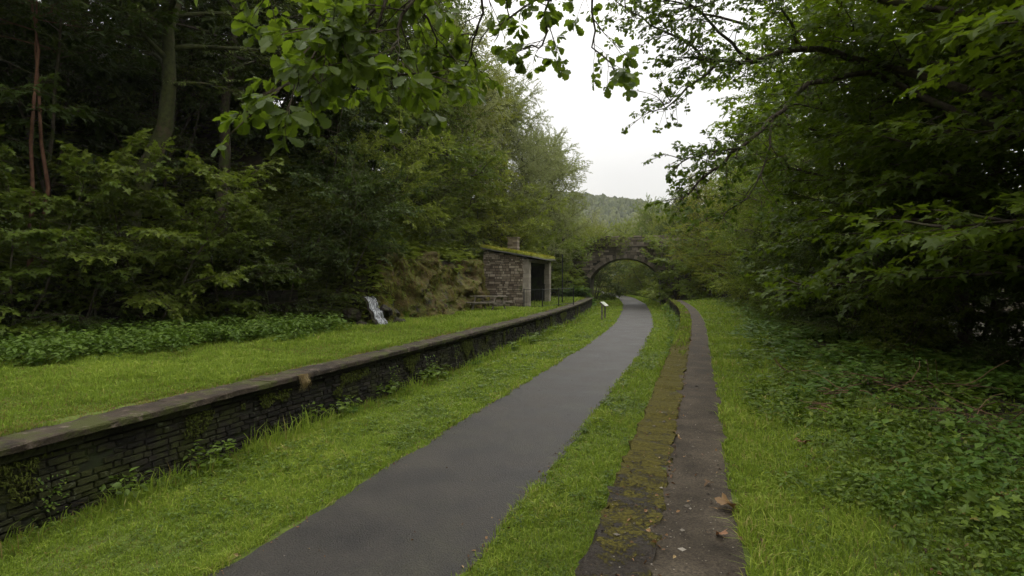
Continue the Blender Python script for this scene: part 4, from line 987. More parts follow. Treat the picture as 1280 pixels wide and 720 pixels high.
def sprigs(a, S, Y, rg, shape='ovate', nl=(4,7), size=.035, h=(.04,.12), d0=5.0, z=None, nvar=8, flat=.5):
    """small leafy plants: a short stem with leaves round it"""
    LV,LT=leafshape(shape); LT=np.array(LT); X=S+cx(Y); Z=(hz(S,Y) if z is None else z)
    d=np.hypot(X,Y); g=np.clip(d/d0,1,3.2); P=np.stack([X,Y,Z],-1); n=len(S); which=rg.integers(0,nvar,n); rot=rg.uniform(0,2*PI,n)
    c,s_=np.cos(rot),np.sin(rot)
    for v in range(nvar):
        Vs=[];Ts=[];rs=[];m=0; H=rg.uniform(*h); k=rg.integers(*nl)
        for q in range(k):
            az=q*2.4+rg.normal(0,.3); hh=H*(.45+.55*(q+1)/k); el=rg.normal(.05,.35); dd=np.array([math.cos(az)*math.cos(el),math.sin(az)*math.cos(el),math.sin(el)])
            F=frame(dd,np.array([rg.normal(0,flat),rg.normal(0,flat),1])); sz=size*rg.uniform(.7,1.3)
            Vs.append(np.array([0,0,hh])+dd*size*.5+(LV*sz)@F.T); Ts.append(LT+m); m+=len(LV); rs.append(np.full(len(LT),rg.random()))
        st=np.array([(.002,0,-.02),(-.002,0,-.02),(0,.002,H),]); Vs.append(st); Ts.append(np.array([(m,m+1,m+2)])); m+=3; rs.append([.2])
        V=np.concatenate(Vs);T=np.concatenate(Ts);r=np.concatenate(rs); idx=np.where(which==v)[0]
        if not len(idx): continue
        sc=g[idx]*rg.uniform(.7,1.3,len(idx)); W=np.empty((len(idx),len(V),3))
        W[:,:,0]=(V[:,0][None]*c[idx][:,None]-V[:,1][None]*s_[idx][:,None])*sc[:,None]+P[idx,0][:,None]
        W[:,:,1]=(V[:,0][None]*s_[idx][:,None]+V[:,1][None]*c[idx][:,None])*sc[:,None]+P[idx,1][:,None]
        W[:,:,2]=V[:,2][None]*np.minimum(sc,1.5)[:,None]+P[idx,2][:,None]
        rr=np.clip(r[None]*.6+rg.random(len(idx))[:,None]*.4,0,1)
        a.add(W.reshape(-1,3),(T[None]+(np.arange(len(idx))*len(V))[:,None,None]).reshape(-1,3),rr.ravel())
# bramble and ivy cover on the right bank
a=Acc()
S,Y=scatter(rg,.5,6.5,.3,44,400,4.5,1.6,mask=lambda s,y: rg.random(len(s))<(.04+.96*ss(-.12,.12,fn(s,y,1.9,14)+.5*fn(s,y,6,15)))*ss(.45,1.6,s-.035*np.clip(y-6,0,30)+.9*fn(s,y,1.2,10))*(1-.5*ss(4,6,s)))
sprigs(a,S,Y,rg,'ovate',(4,8),.036,(.04,.15),4.5)
S,Y=scatter(rg,.7,6.5,.3,40,60,4.5,1.6,mask=lambda s,y: rg.random(len(s))<ss(-.1,.2,fn(s,y,1.3,24))*ss(1.0,2.3,s-.035*np.clip(y-6,0,30)))
sprigs(a,S,Y,rg,'maple',(3,7),.055,(.08,.22),4.5)
S,Y=scatter(rg,PR+.05,SR,.5,40,240,5,1.6,mask=lambda s,y: rg.random(len(s))<ss(-.2,.35,fn(s,y,1.6,21)+.3*fn(s,y,6,3))); sprigs(a,S,Y,rg,'ovate',(5,9),.026,(.03,.08),5)
S,Y=scatter(rg,-6.6,PL-.05,1,45,150,6,1.6,mask=lambda s,y: rg.random(len(s))<ss(-.15,.35,fn(s,y,1.3,22)+.3*fn(s,y,6,3))); sprigs(a,S,Y,rg,'ovate',(5,9),.03,(.03,.08),6)
S,Y=scatter(rg,-6.72,-6.3,1,45,60,6,1.4,mask=lambda s,y: fn(s*0+y,y,1.2,5)>.05); sprigs(a,S,Y,rg,'ovate',(6,11),.06,(.1,.3),6)
o=a.build('ground_cover',M['cover']); tag(o,kind='stuff')
a=Acc()
S,Y=scatter(rg,.9,6.5,.3,30,90,4.5,1.6,mask=lambda s,y: rg.random(len(s))<ss(-.1,.15,fn(s,y,1.6,34))*ss(.9,1.8,s)); sprigs(a,S,Y,rg,'diamond',(7,13),.05,(.08,.25),4.5)
S,Y=scatter(rg,-.95,-.60,16,47,60,12,1.0); sprigs(a,S,Y,rg,'ovate',(7,12),.06,(.08,.4),12)
S,Y=scatter(rg,-9.0,-6.9,46.5,52,60,20,1.0); sprigs(a,S,Y,rg,'ovate',(8,14),.10,(.2,.7),14)
tag(a.build('weeds',M['nettle']),kind='stuff')
# nettle band at the back of the left platform
a=Acc()
S,Y=scatter(rg,-16.3,-8.6,4,18.5,110,9,1.2,mask=lambda s,y: (s>backline(y)-.1)&(rg.random(len(s))<ss(0.2,1.4, -9.6-.35*np.clip(14-y,-3,12)*.6 - s +1.2*fn(s,y,.7,3))*(1-ss(14.2,16.3,y))))
sprigs(a,S,Y,rg,'ovate',(8,16),.075,(.08,.38),12)
o=a.build('nettles',M['nettle']); tag(o,kind='stuff')
# undergrowth on the wooded floor, left bank
a=Acc()
S,Y=scatter(rg,-24,-9.0,3,60,46,14,1.2,mask=lambda s,y: s<backline(y)-.35)
sprigs(a,S,Y,rg,'ovate',(7,12),.13,(.15,.5),12)
S,Y=scatter(rg,-15.5,-11.3,14,19.5,150,20,1.2,mask=lambda s,y: s<backline(y)+.15); sprigs(a,S,Y,rg,'ovate',(7,12),.12,(.1,.4),12)
S,Y=scatter(rg,-.2,10,60,110,60,14,1.2); sprigs(a,S,Y,rg,'ovate',(7,12),.13,(.15,.5),12)
S,Y=scatter(rg,-18,-7.2,49,56,60,14,1.2,mask=lambda s,y: s<-7.6); sprigs(a,S,Y,rg,'ovate',(7,12),.13,(.15,.5),12)
S,Y=scatter(rg,-22,-8.8,61,110,60,14,1.2); sprigs(a,S,Y,rg,'ovate',(7,12),.13,(.15,.5),12)
o=a.build('undergrowth',M['wood2']); tag(o,kind='stuff')
# litter: small dead leaves and grit
def litter(name, S, Y, size, dz=.012, z=None):
    LV,LT=leafshape('ovate'); LT=np.array(LT); n=len(S); a=Acc(); X=S+cx(Y); Z=(hz(S,Y) if z is None else z)+dz
    for i in range(n):
        F=rotz(rg.uniform(0,2*PI))@rotx(rg.normal(0,.35))@roty(rg.normal(0,.3)); sz=size*rg.uniform(.4,1.5); a.add((LV*sz)@F.T*np.array([1,rg.uniform(.5,1.6),1.5])+np.array([X[i],Y[i],(1.012 if SR-.02<S[i]<SR+.38 else Z[i])]),LT,rg.random())
    o=a.build(name,M['deadleaf']); tag(o,kind='stuff')
S1,Y1=scatter(rg,PL-.10,PL+.13,1.5,30,130,5,1.4); S2,Y2=scatter(rg,PR-.13,PR+.06,1.5,30,130,5,1.4); S3,Y3=scatter(rg,-.25,.36,1.2,30,14,5,1.5); S4,Y4=scatter(rg,.3,4.5,1.2,20,26,5,1.5); S7,Y7=scatter(rg,SR,-.2,1.2,16,60,4,1.5); Sa,Ya=scatter(rg,-.31,-.19,1.2,20,160,4,1.4); S7=np.concatenate([S7,Sa]); Y7=np.concatenate([Y7,Ya]); S5,Y5=scatter(rg,PL,PR,1.5,30,3.0,5,1.4)
S6,Y6=scatter(rg,SL-.5,SL-.1,4,30,16,7,1.4)
litter('leaf_litter',np.concatenate([S1,S2,S3,S4,S5,S6,S7]),np.concatenate([Y1,Y2,Y3,Y4,Y5,Y6,Y7]),.03,.022)

g_=Acc(); S,Y=scatter(rg,-.62,.36,1.0,22,260,4,1.6); octa=np.array([(1,0,0),(-1,0,0),(0,1,0),(0,-1,0),(0,0,1),(0,0,-1)],float); oT=np.array([(0,2,4),(2,1,4),(1,3,4),(3,0,4),(2,0,5),(1,2,5),(3,1,5),(0,3,5)])
n=len(S); P=np.stack([S+cx(Y),Y,np.where(S<SR+.385,1.01,hz(S,Y)+.01)],-1); sz=rg.uniform(.002,.007,n)*(1+3*(rg.random(n)<.04)); W=octa[None]*rg.uniform(.6,1.3,(n,6,1))*sz[:,None,None]*np.array([1,1,.6])+P[:,None,:]
g_.add(W.reshape(-1,3),(oT[None]+(np.arange(n)*6)[:,None,None]).reshape(-1,3),np.repeat(rg.random(n),8)); 
S,Y=scatter(rg,PL,PR,1.0,18,50,4,1.6); n=len(S); P=np.stack([S+cx(Y),Y,hz(S,Y)+.014],-1); sz=rg.uniform(.002,.006,n); W=octa[None]*rg.uniform(.6,1.3,(n,6,1))*sz[:,None,None]*np.array([1,1,.6])+P[:,None,:]
g_.add(W.reshape(-1,3),(oT[None]+(np.arange(n)*6)[:,None,None]).reshape(-1,3),np.repeat(rg.random(n),8)); 
tag(g_.build('grit',M['grit']),kind='stuff')
# ------------------------------------------------------------------ ferns and wall plants
def fern(name, seed, nf=9, L=.6, mat='nettle'):
    rg=np.random.default_rng(seed); root=empty(name,(0,0,0)); a=Acc(); LV,LT=leafshape('diamond')
    for f in range(nf):
        az=f*2*PI/nf+rg.normal(0,.2); Lf=L*rg.uniform(.75,1.1); p=np.array([0,0,0.]); el=1.15; pts=[p]
        for k in range(14):
            el-=.12; p=p+np.array([math.cos(az)*math.cos(el),math.sin(az)*math.cos(el),math.sin(el)])*Lf/14; pts.append(p)
        pts=np.array(pts); tube(a,pts,np.linspace(.004,.001,15),4,.3)
        side=np.array([-math.sin(az),math.cos(az),0])
        for k in range(2,15):
            t=k/14; w=Lf*.26*math.sin(PI*min(1,t*.85+.12))**.8; d=pts[k]-pts[k-1]; d/=np.linalg.norm(d)
            for sg in (-1,1):
                dd=side*sg+d*.35+np.array([0,0,-.15]); F=frame(dd,np.cross(d,side)*-1+np.array([0,0,.6])); a.add(pts[k]+(LV*np.array([w,w*.45,w]))@F.T,LT,rg.random()*.5+.3)
    a.build('fronds',M[mat],root); return root
fk=Kind(fern('fern',61))
def fput(x,y,z,s,l,rz=0,tilt=(0,0),g='ferns'):
    o=fk.root if not fk.used else copy_tree(fk.root); fk.used=True; o.location=(x,y,z); o.scale=(s,s,s); o.rotation_euler=(tilt[0],tilt[1],rz); tag(o,l,'fern',g)
def onbed(s,y,dz=0): return float(s+cx(y)),float(y),float(hz(s,y))+dz
p=at(368,545,9.6); fput(*onbed(-6.55,9.7),.55,'small bright fern at the foot of the platform wall in the grass')
fput(*onbed(-6.6,5.6),.45,'small fern growing low at the near foot of the brick wall')
fput(*onbed(-6.5,16.2),.7,'fern clump below the coping midway along the platform wall')
fput(*onbed(-6.55,19.6),.75,'second fern clump farther along the platform wall')
fput(float(G(300,17.5)[0]),float(G(300,17.5)[1]),1.05,1.15,'fern at the back of the lawn among the nettles',.8)
fput(float(G(165,17)[0]),float(G(165,17)[1]),1.4,1.3,'broad fern hanging below the light green shrub',1.3)
fput(-11.15,21.5,1.3,.9,'fern at the foot of the mossy rock face',.4)
fput(-11.3,23.6,2.6,.7,'fern sprouting from the upper rock face',.4,(0,.7))
fput(-11.6,28.7,1.2,1.1,'fern beside the left wall of the shelter',.9)

def tuft(name, n, L, seed, mat, hang=False):
    rg=np.random.default_rng(seed); root=empty(name,(0,0,0)); a=Acc()
    for i in range(n):
        az=rg.uniform(0,2*PI); h=L*rg.uniform(.6,1.1); w=.003; o=np.array([rg.normal(0,.03),rg.normal(0,.04),0])
        if hang: P=np.array([o,o+(.06+rg.uniform(0,.05),rg.normal(0,.03),.03),o+(.10+rg.uniform(0,.05),rg.normal(0,.05),-h*.5),o+(.07+rg.uniform(0,.04),rg.normal(0,.06),-h)])
        else:
            b=h*rg.uniform(.2,.7); P=np.array([o,o+(math.cos(az)*b*.3,math.sin(az)*b*.3,h*.5),o+(math.cos(az)*b*.7,math.sin(az)*b*.7,h*.8),o+(math.cos(az)*b,math.sin(az)*b,h*.85)])
        e=np.array([-math.sin(az),math.cos(az),0])*w if not hang else np.array([0,w,0])
        V=np.concatenate([[q-e*s,q+e*s] for q,s in zip(P,(1,1,.8,.2))]); a.add(V,[(0,1,3),(0,3,2),(2,3,5),(2,5,4),(4,5,7),(4,7,6)],rg.random())
    a.build('blades',M[mat],root); return root
t_=tuft('grass_tuft',90,.26,71,'straw',True); t_.location=(float(cx(9.6))+SL+.10,8.35,.98); tag(t_,'dry straw coloured grass tuft hanging over the platform coping','grass tuft')
for i,(s,y,L,l) in enumerate([(-11.0,20.3,.5,'long grass tuft at the base of the rock face beside the waterfall'),(-11.0,26.2,.5,'long grass tuft below the middle of the rock face')]):
    t_=tuft('grass_tuft',160,L,72+i,'grass'); t_.location=onbed(s,y); tag(t_,l,'grass tuft','grass tufts at the rock face')

# leafy wall plants: rooted in brick joints
def wallplant(seed,n,size):
    rg=np.random.default_rng(seed); root=empty('wall_plant',(0,0,0)); a=Acc(); LV,LT=leafshape('ovate')
    for i in range(n):
        p=np.array([.03+abs(rg.normal(0,.05)),rg.normal(0,.10),rg.normal(0,.13)]); d=np.array([1,rg.normal(0,.7),rg.normal(-.1,.6)]); F=frame(d,np.array([0.2,rg.normal(0,.3),1])); a.add(p+(LV*size*rg.uniform(.6,1.3))@F.T,LT,rg.random())
    tube(a,[(-.03,0,-.05),(.03,0,0),(.06,.02,.08)],.004,4,.2); a.build('leaves',M['cover'],root); return root
wp=wallplant(81,60,.05)
wl=[(4.35,.33,'leafy plant on the brick wall nearest the left frame edge'),(8.6,.18,'small plant rooted low in the brick wall below the straw tuft'),(11.6,.4,'leafy plant on the wall right of the straw tuft'),(13.4,.3,'trailing plant on the shaded wall'),(15.2,.5,'plant under the coping before the first fern clump'),(22.5,.3,'plant low on the wall opposite the picnic table'),(27.5,.45,'plant on the wall opposite the shelter')]
for i,(y,z,l) in enumerate(wl):
    o=wp if i==0 else copy_tree(wp); o.location=(float(cx(y))+SL+.01,y,z); s=rnd.uniform(.7,1.5); o.scale=(s,s,s); tag(o,l,'plant','plants growing on the brick platform wall')

# ------------------------------------------------------------------ rock face, waterfall
def rockface():
    root=empty('rock_face',(-11.2,24,.9)); tag(root,'mossy ochre rock face of the cutting between waterfall and shelter','rock face'); org=-np.array(root.location)
    ny,nz=220,70; ys=np.linspace(18.4,31.2,ny); zs=np.linspace(0,1,nz); Yg,Q=np.meshgrid(ys,zs,indexing='ij')
    H=2.75+.55*fn(Yg,Yg*0,.55,3)*2-1.2*(1-ss(18.1,19.6,Yg))-.9*ss(29.6,31.2,Yg); Zg=.85+Q*H
    out=-.62*Q**1.3+.75*fn(Yg,Zg,.8,4)+.42*fn(Yg,Zg*.7,2.2,5)+.18*fn(Yg,Zg,6,6)+.25*(1-Q)**3
    V0=backline(Yg)+.28+out+cx(Yg)
    # ledges
    V0 += .16*np.round(fn(Yg*.6,Zg*1.5,2.0,8)*5)/2
    cap=Q>.97; V0=np.where(cap,V0-.5,V0)
    V=np.stack([V0,Yg,Zg],-1).reshape(-1,3); i,j=np.meshgrid(np.arange(ny-1),np.arange(nz-1),indexing='ij'); p=(i*nz+j).ravel()
    T=np.stack([np.stack([p,p+nz,p+nz+1],-1),np.stack([p,p+nz+1,p+1],-1)],1).reshape(-1,3)
    a=Acc(); a.add(V,T); a.build('rock',M['rockmoss'],root,loc=org,smooth=True)
    rg=np.random.default_rng(9); n=7000; ii=rg.integers(0,ny-1,n); jj=(rg.random(n)**.8*(nz-2)).astype(int); P=V.reshape(ny,nz,3)[ii,jj]
    k=fn(P[:,1],P[:,2],1.3,11)>-.12; P=P[k]; n=len(P); h=rg.uniform(.04,.16,n); e=np.stack([rg.normal(0,.004,n),rg.choice([-1,1],n)*.011,0*h],-1)
    m=P+np.stack([rg.uniform(.04,.10,n),rg.normal(0,.03,n),h*.1],-1); t=P+np.stack([rg.uniform(.05,.16,n),rg.normal(0,.05,n),-h],-1)
    Vb=np.stack([P-e,P+e,m+e,m-e,t],1).reshape(-1,3); Tb=(np.array([(0,1,2),(0,2,3),(3,2,4)])[None]+(np.arange(n)*5)[:,None,None]).reshape(-1,3)
    a=Acc(); a.add(Vb,Tb,np.repeat(rg.random(n),3)); a.build('hanging_moss',M['hangmoss'],root,loc=org)
    a=Acc(); LV,LT=leafshape('ovate'); LT=np.array(LT); Pg=V.reshape(ny,nz,3)
    for q in range(2600):
        i=rg.integers(0,ny-1); j=int(rg.random()*(nz-4)); p=Pg[i,j]
        if fn(p[1],p[2],1.0,44)+.4*fn(p[1],p[2],3,45)<.06: continue
        F=frame(np.array([1,rg.normal(0,.8),rg.normal(-.2,.5)]),np.array([.3,rg.normal(0,.4),1])); a.add(p+np.array([.02,0,0])+(LV*rg.uniform(.04,.11))@F.T,LT,rg.random())
    a.build('leaves',M['cover'],root,loc=org)
M['hangmoss']=leaf_mat('hanging_moss',[(0.0,(0.15,0.09,0.025)),(0.35,(0.16,0.13,0.02)),(0.7,(0.11,0.14,0.018)),(1.0,(0.17,0.2,0.03))],(.2,.2,.02),.2,.8,0,.1)
rockface()
def waterfall():
    bx,by=-10.55,17.7
    # the chute faces the track and the camera, stepping down
    face=np.array([.94,-.34,0])*.8; side=np.array([.34,.94,0])*.75
    root=empty('waterfall',(bx,by,1.0)); tag(root,'little white waterfall sliding down a dark rock chute onto the platform lawn','waterfall')
    rg=np.random.default_rng(4)
    prof=np.array([(-1.1,1.35),(-.85,1.28),(-.7,1.05),(-.62,.75),(-.38,.62),(-.3,.32),(-.08,.2),(.02,.0),(.2,-.03)])
    def rib(w0,w1,off,lift,mi=0):
        n=40; t=np.linspace(0,1,n)*(len(prof)-1); f=np.interp(t,np.arange(len(prof)),prof[:,0])+lift; z=np.interp(t,np.arange(len(prof)),prof[:,1])
        ws=np.linspace(w0,w1,n)*(1+rg.normal(0,.06,n)); k=7; V=[]
        for i in range(n):
            for j in range(k):
                u=(j/(k-1)*2-1); V.append(side*(off+u*ws[i]*.5)+face*(f[i]+.02*(1-u*u)+rg.normal(0,.004))+np.array([0,0,z[i]*.74+.015*(1-u*u)+rg.normal(0,.003)]))
        T=[]
        for i in range(n-1):
            for j in range(k-1): p=i*k+j; T+=[(p,p+1,p+k+1),(p,p+k+1,p+k)]
        return V,T
    a=Acc()
    for q in range(36):
        off=rg.choice([-.15,.0,.14])+rg.normal(0,.07); n=26; t=np.linspace(rg.uniform(0,.25),rg.uniform(.8,1),n)*(len(prof)-1); f=np.interp(t,np.arange(len(prof)),prof[:,0])+.02+rg.uniform(0,.03); z=np.interp(t,np.arange(len(prof)),prof[:,1])
        w=rg.uniform(.003,.012); dr=off+np.cumsum(rg.normal(0,.006,n)); pts=np.array([side*dr[i]+face*f[i]+np.array([0,0,z[i]*.74+.012+rg.normal(0,.004)]) for i in range(n)])
        tube(a,pts,w*(.5+rg.random(n)),5,rg.random())
    a.build('water',M['water'],root,smooth=True)
    a=Acc(); V,T=rib(.6,.8,0,-.03); a.add(V,T); a.build('rock_chute',M['rock'],root,smooth=True)
def boulder(seed,r,mat='rock',name='boulder'):
    rg=np.random.default_rng(seed); n,m=14,20; V=[];T=[]
    for i in range(n+1):
        th=PI*i/n
        for j in range(m):
            ph=2*PI*j/m; d=np.array([math.sin(th)*math.cos(ph),math.sin(th)*math.sin(ph),math.cos(th)]); q=1+.35*mnoise.noise(Vector(d*1.3+seed))+.15*mnoise.noise(Vector(d*3+seed)); V.append(d*r*q*np.array([1,1,.75]))
    for i in range(n):
        for j in range(m): p=i*m+j;q=i*m+(j+1)%m; T+=[(p,p+m,q+m),(p,q+m,q)]
    a=Acc(); a.add(V,T); return a.build(name,M[mat])
waterfall()
for i,(dx,dy,z,r,l) in enumerate([(.32,.62,1.05,.26,'dark wet boulder at the right foot of the waterfall'),(-.55,-.45,1.0,.24,'wet boulder at the left foot of the waterfall'),(-.35,.7,1.45,.3,'upper wet boulder right of the falling water'),(-1.15,-.15,1.35,.34,'upper boulder left of the falling water'),(-1.3,.75,1.35,.5,'large boulder behind the lip of the waterfall'),(-.8,1.5,1.15,.55,'large boulder between the waterfall and the rock face')]):
    o=boulder(3+i,r); o.location=(-10.55+dx,17.7+dy,z); tag(o,l,'boulder','boulders round the waterfall')

# ------------------------------------------------------------------ picnic table
def picnic():
    x,y=G(611,28.6); root=empty('picnic_table',(x,y,float(ground(x,y))),R(-12)); tag(root,'weathered wooden picnic table on the platform lawn before the stone shelter','picnic table')
    L=1.75
    a=Acc()
    for k in range(5): box(a,(-L/2+rnd.uniform(-.01,.01),-.36+k*.145,.72),(L/2,-.36+k*.145+.135,.76),rnd.random(),0,.003)
    a.build('tabletop',M['oldwood'],root)
    for sy in (-1,1):
        a=Acc()
        for k in range(2): box(a,(-L/2,sy*.72-.13+k*.135,.43),(L/2,sy*.72-.13+k*.135+.125,.47),rnd.random(),0,.003)
        a.build('seat',M['oldwood'],root)
    for sx in (-.58,.58):
        for sy in (-1,1):
            a=Acc(); V=[(sx-.025,sy*.22,.72),(sx+.025,sy*.22,.72),(sx+.025,sy*.32,.72),(sx-.025,sy*.32,.72),(sx-.025,sy*.62,-.03),(sx+.025,sy*.62,-.03),(sx+.025,sy*.73,-.03),(sx-.025,sy*.73,-.03)]
            a.add(V,BOXT,.5); a.build('leg',M['oldwood'],root)
        a=Acc(); box(a,(sx+.027,-.84,.34),(sx+.07,.84,.43),.4); box(a,(sx+.027,-.36,.64),(sx+.07,.36,.718),.4); a.build('crossbeam',M['oldwood'],root)
picnic()
# ------------------------------------------------------------------ railing
def railing():
    root=empty('iron_railing',(-8.2,30.2,.99)); tag(root,'black iron railing with thin uprights along the platform before the shelter','railing')
    pts=[(-.95,-.1),(.05,.05),(.45,2.2),(.85,4.4)]
    for k,(x,y) in enumerate(pts):
        z0=float(ground(-8.2+x,30.2+y))-.99
        a=Acc(); box(a,(x-.025,y-.025,z0-.1),(x+.025,y+.025,1.08),.5); a.build('post',M['iron'],root)
    a=Acc(); b=Acc()
    for (x0,y0),(x1,y1) in zip(pts[:-1],pts[1:]):
        for z in (.12,1.02): tube(a,[(x0,y0,z),(x1,y1,z)],.017,6,.5)
        L=math.hypot(x1-x0,y1-y0); n=int(L/.13)
        for i in range(1,n): t=i/n; tube(b,[(x0+(x1-x0)*t,y0+(y1-y0)*t,.12),(x0+(x1-x0)*t,y0+(y1-y0)*t,1.02)],.0065,5,.5)
    a.build('rail',M['iron'],root); b.build('bars',M['iron'],root)
railing()
a=Acc(); tube(a,[(0,0,-.2),(0,0,3.1)],[.04,.035],8,.5); tube(a,[(0,0,3.05),(0,.0,3.2)],[.055,.03],8,.5); x,y=G(703,37.5)
o=a.build('pole',M['iron']); o.location=(x,y,float(ground(x,y))); tag(o,'thin dark upright pole beside the far corner of the shelter','pole')
# ------------------------------------------------------------------ information board
def board():
    x,y=G(754.5,36.8); root=empty('information_board',(x,y,float(ground(x,y))),R(80)); tag(root,'small slanted pale information board on two wooden posts in the grass by the path','sign')
    for dx,h in ((-.3,.92),(.3,.92)):
        a=Acc(); box(a,(dx-.045,-.045,-.2),(dx+.045,.045,h),.5,0,.002); a.build('post',M['oldwood'],root)
        a=Acc(); box(a,(dx-.035,-.22,.0),(dx+.035,.22,.06),.5,0,.002,rotx(R(38)),(0,0,h)); a.build('bracket',M['oldwood'],root)
    a=Acc(); box(a,(-.36,-.24,.062),(.36,.2,.085),.5,0,0,rotx(R(38)),(0,0,.93)); a.build('panel_frame',M['oldwood'],root)
    a=Acc(); box(a,(-.33,-.22,.086),(.33,.18,.092),.5,0,0,rotx(R(38)),(0,0,.93)); f=a.build('panel',M['panel'],root)
    a=Acc(); 
    for (u0,u1,v0,v1,m) in ((-.3,-.02,-.1,.1,0),(.04,.3,-.04,.1,1),(-.3,.3,.12,.15,2)): box(a,(u0,v0,.0925),(u1,v1,.0935),.5,m,0,rotx(R(38)),(0,0,.93))
    a.build('panel_print',[M['print1'],M['print2'],M['print3']],f)
M['panel']=simple('panel_cream',(.42,.41,.33),.5); M['print1']=simple('print_photo',(.25,.3,.22),.35); M['print2']=simple('print_map',(.42,.45,.3),.35); M['print3']=simple('print_band',(.15,.22,.14),.35)
board()
# ------------------------------------------------------------------ fallen leaves, dead branches, stones
def bigleaf(seed,size,name='fallen_leaf'):
    rg=np.random.default_rng(seed); LV,LT=leafshape('maple'); V=LV.copy()*size; V[:,2]+=.22*size*np.sin(V[:,0]/size*3+1)+.5*np.abs(V[:,1])*rg.uniform(.3,1); a=Acc(); a.add(V,LT,rg.random()*.6+.2)
    tube(a,[(0,0,0),(-size*.5,.01,.01)],.0015,4,.6); o=a.build(name,M['deadleaf']); return o
def onfoot(px,d): x,y=G(px,d); return x,y,float(ground(x,y))
for i,(px,py,s,l) in enumerate([(903,640,.17,'large curled brown leaf on the right edge of the earth footpath'),(906,676,.08,'smaller pale leaf below the large curled one on the footpath'),(889,608,.06,'little pale leaf in the middle of the footpath'),(1255,634,.15,'tan fallen leaf near the right edge among the ground cover'),(1002,551,.13,'brown leaf lying on the right verge')]):
    d=(1.7 if px<940 else 1.62)*720/(py-346); o=bigleaf(90+i,s); x,y,z=onfoot(px,d); o.location=(x,y,z+.025); o.rotation_euler=(0,0,i*1.7+.4); tag(o,l,'leaf','single fallen leaves')
def debris(seed,n,L,loc,l,name='dead_branch'):
    rg=np.random.default_rng(seed); a=Acc()
    for i in range(n): p=np.array([rg.normal(0,L*.35),rg.normal(0,L*.25),.03+rg.uniform(0,.12)]); q=wander(p,(rg.normal(),rg.normal(),rg.normal(0,.12)),L*rg.uniform(.5,1.1),6,rg,.15); q[:,2]=np.maximum(q[:,2],.01); tube(a,q,np.linspace(.007,.003,7)*rg.uniform(.6,1.4),5,rg.random())
    o=a.build(name,M['deadwood']); o.location=loc; tag(o,l,'dead branch','dead branches on the right verge')
for i,(px,d,n,L,l) in enumerate([(1052,7.4,9,.45,'reddish dead twigs lying in the middle of the right verge'),(1022,6.7,6,.4,'dead twigs just left of the largest twig heap'),(1150,7.6,26,.9,'tangle of dead red brown stems under the near sycamore'),(1235,6.0,26,.9,'dead stems at the right frame edge'),(985,9.3,5,.35,'pale dead stalks in the grass of the verge')]):
    x,y,z=onfoot(px,d); debris(100+i,n,L,(x,y,z+.05),l)

# ivy over the bridge and rock: individual climbing plants
def ivy(name,seed,pts,n,size,label,mat='wood2',spread=.5,thick=.35):
    rg=np.random.default_rng(seed); root=empty(name,pts[0]); a=Acc(); s=Acc(); pts=np.array(pts,float); o=pts[0]; P=[];D=[];S=[]
    for i in range(n):
        t=rg.random()*.999; p,d=interp(pts,t); p=p+rg.normal(0,1,3)*np.array([spread,thick,spread]); P.append(p-o);D.append(rg.normal(0,1,3)+np.array([0,-1,-.4]));S.append(rg.uniform(.7,1.3))
    tm=sprays('ovate',9,.4,size,rg,5,.6,'alt'); place_sprays(a,tm,P,D,S,rg,upj=.5); a.build('leaves',[M[mat],M['twig']],root); tube(s,pts-o,.03,6,.5,0,.1); s.build('stem',M['bark'],root); tag(root,label,'ivy','climbers on the bridge'); return root
bx=float(cx(56))-4.0
def B(u,w,z): c,s_=math.cos(R(6)),math.sin(R(6)); return (bx+u*c-w*s_,56+u*s_+w*c,z)
ivy('ivy',111,[B(-3.5,-.3,6.2),B(-2,-.4,6.3),B(-.5,-.4,6.2),B(.6,-.3,6.3)],170,.13,'ivy clump spilling over the middle of the bridge parapet',spread=.45)
ivy('ivy',112,[B(-6.5,-.4,3.2),B(-6,-.4,5),B(-5,-.4,6)],70,.12,'ivy covering the left end of the bridge face','wood1',.7)
ivy('ivy',113,[B(-3.2,1.5,5.8),B(-2,1.5,7),B(-1,1.5,7.6),B(.4,1.5,6.6)],150,.13,'bushy growth rising above the bridge deck',spread=.6,thick=.8)
ivy('ivy',115,[B(2.2,-.4,6.4),B(3.6,-.4,5.6),B(4.2,-.4,4.0)],120,.12,'ivy curtain over the right haunch of the bridge arch','wood2',.5)
ivy('ivy',116,[B(-5.2,-.4,5.6),B(-4,-.4,6.3),B(-3,-.4,6.4)],170,.13,'ivy mat along the left part of the bridge parapet','wood2',.5)
ivy('ivy',114,[B(3.6,-.5,1.5),B(3.9,-.5,3.5),B(4.5,-.5,5.6)],110,.12,'ivy over the right abutment of the bridge','wood1',.6)

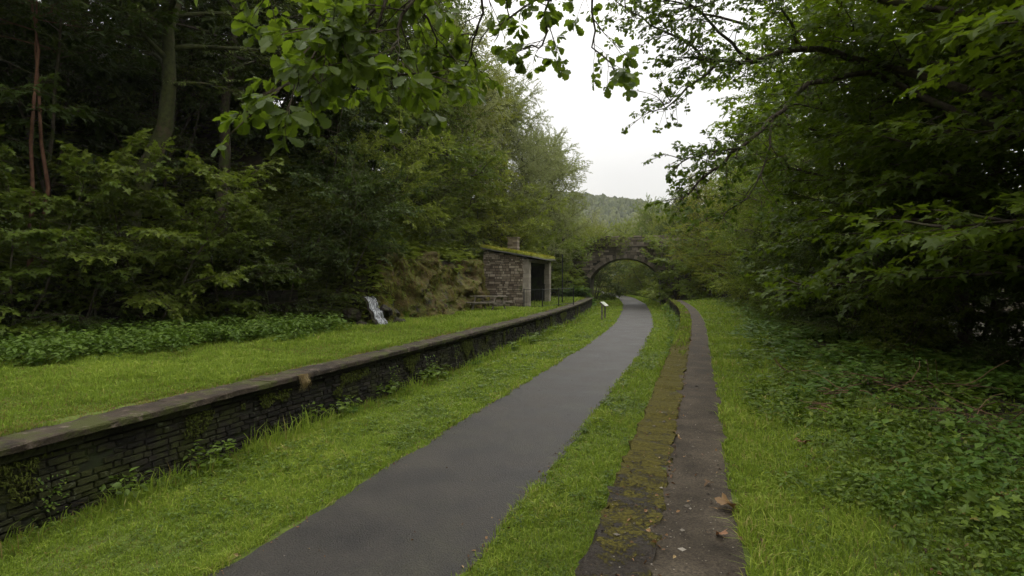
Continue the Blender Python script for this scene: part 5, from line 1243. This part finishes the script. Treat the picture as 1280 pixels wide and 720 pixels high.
# ------------------------------------------------------------------ light
w=bpy.data.worlds.new('World'); scene.world=w; w.use_nodes=True; t=w.node_tree; t.nodes.clear()
out=t.nodes.new('ShaderNodeOutputWorld'); bg=t.nodes.new('ShaderNodeBackground'); bg.inputs[1].default_value=0.1
sky=t.nodes.new('ShaderNodeTexSky'); sky.sky_type='NISHITA'; sky.sun_disc=False; sky.sun_elevation=R(48); sky.sun_rotation=R(-20); sky.dust_density=4; sky.air_density=1.0
tc=t.nodes.new('ShaderNodeTexCoord'); sx=t.nodes.new('ShaderNodeSeparateXYZ'); t.links.new(tc.outputs['Generated'],sx.inputs[0])
zc=mathn(t,'MAXIMUM',sx.outputs[2],0.0); zq=mathn(t,'ADD',mathn(t,'MULTIPLY',mathn(t,'POWER',zc,1.8),25.0),6.0)
mp=t.nodes.new('ShaderNodeMapping'); mp.inputs['Scale'].default_value=(1,1,3); t.links.new(tc.outputs['Generated'],mp.inputs[0])
nz=noise(t,mp.outputs[0],2.2,5,.5); nm=mathn(t,'ADD',mathn(t,'MULTIPLY',nz,.5),.75); br=mathn(t,'MULTIPLY',zq,nm)
cc=t.nodes.new('ShaderNodeVectorMath'); cc.operation='SCALE'; cc.inputs[0].default_value=(1.005,.995,.975); t.links.new(br,cc.inputs['Scale'])
mx=mixc(t,.92,sky.outputs[0],cc.outputs[0]); t.links.new(mx,bg.inputs[0]); t.links.new(bg.outputs[0],out.inputs[0])
sd=bpy.data.lights.new('sun','SUN'); sd.energy=0.6; sd.angle=R(25); sd.color=(1,.96,.9); so=bpy.data.objects.new('sun',sd); col.objects.link(so)
so.rotation_euler=(R(42),0,R(-20)+PI)   # shines from ahead, slightly to the right
v=scene.view_settings; v.view_transform='Standard'; v.look='None'; v.exposure=0.33; v.gamma=1; v.use_curve_mapping=False
c=scene.cycles; c.max_bounces=7; c.diffuse_bounces=4; c.glossy_bounces=2; c.transmission_bounces=3; c.transparent_max_bounces=4; c.use_denoising=True; c.caustics_reflective=False; c.caustics_refractive=False
c.use_adaptive_sampling=True; c.adaptive_threshold=.02

hb=Acc(); box(hb,(-1420,-1230,-18),(1420,1430,150)); hm=bpy.data.materials.new('haze'); hm.use_nodes=True; t=hm.node_tree; t.nodes.clear()
out=t.nodes.new('ShaderNodeOutputMaterial'); pv=t.nodes.new('ShaderNodeVolumePrincipled'); pv.inputs['Color'].default_value=(.97,.98,1,1); pv.inputs['Density'].default_value=.00018; pv.inputs['Anisotropy'].default_value=.2
t.links.new(pv.outputs[0],out.inputs['Volume']); o=hb.build('haze',hm); tag(o,kind='stuff')
scene.cycles.volume_bounces=1
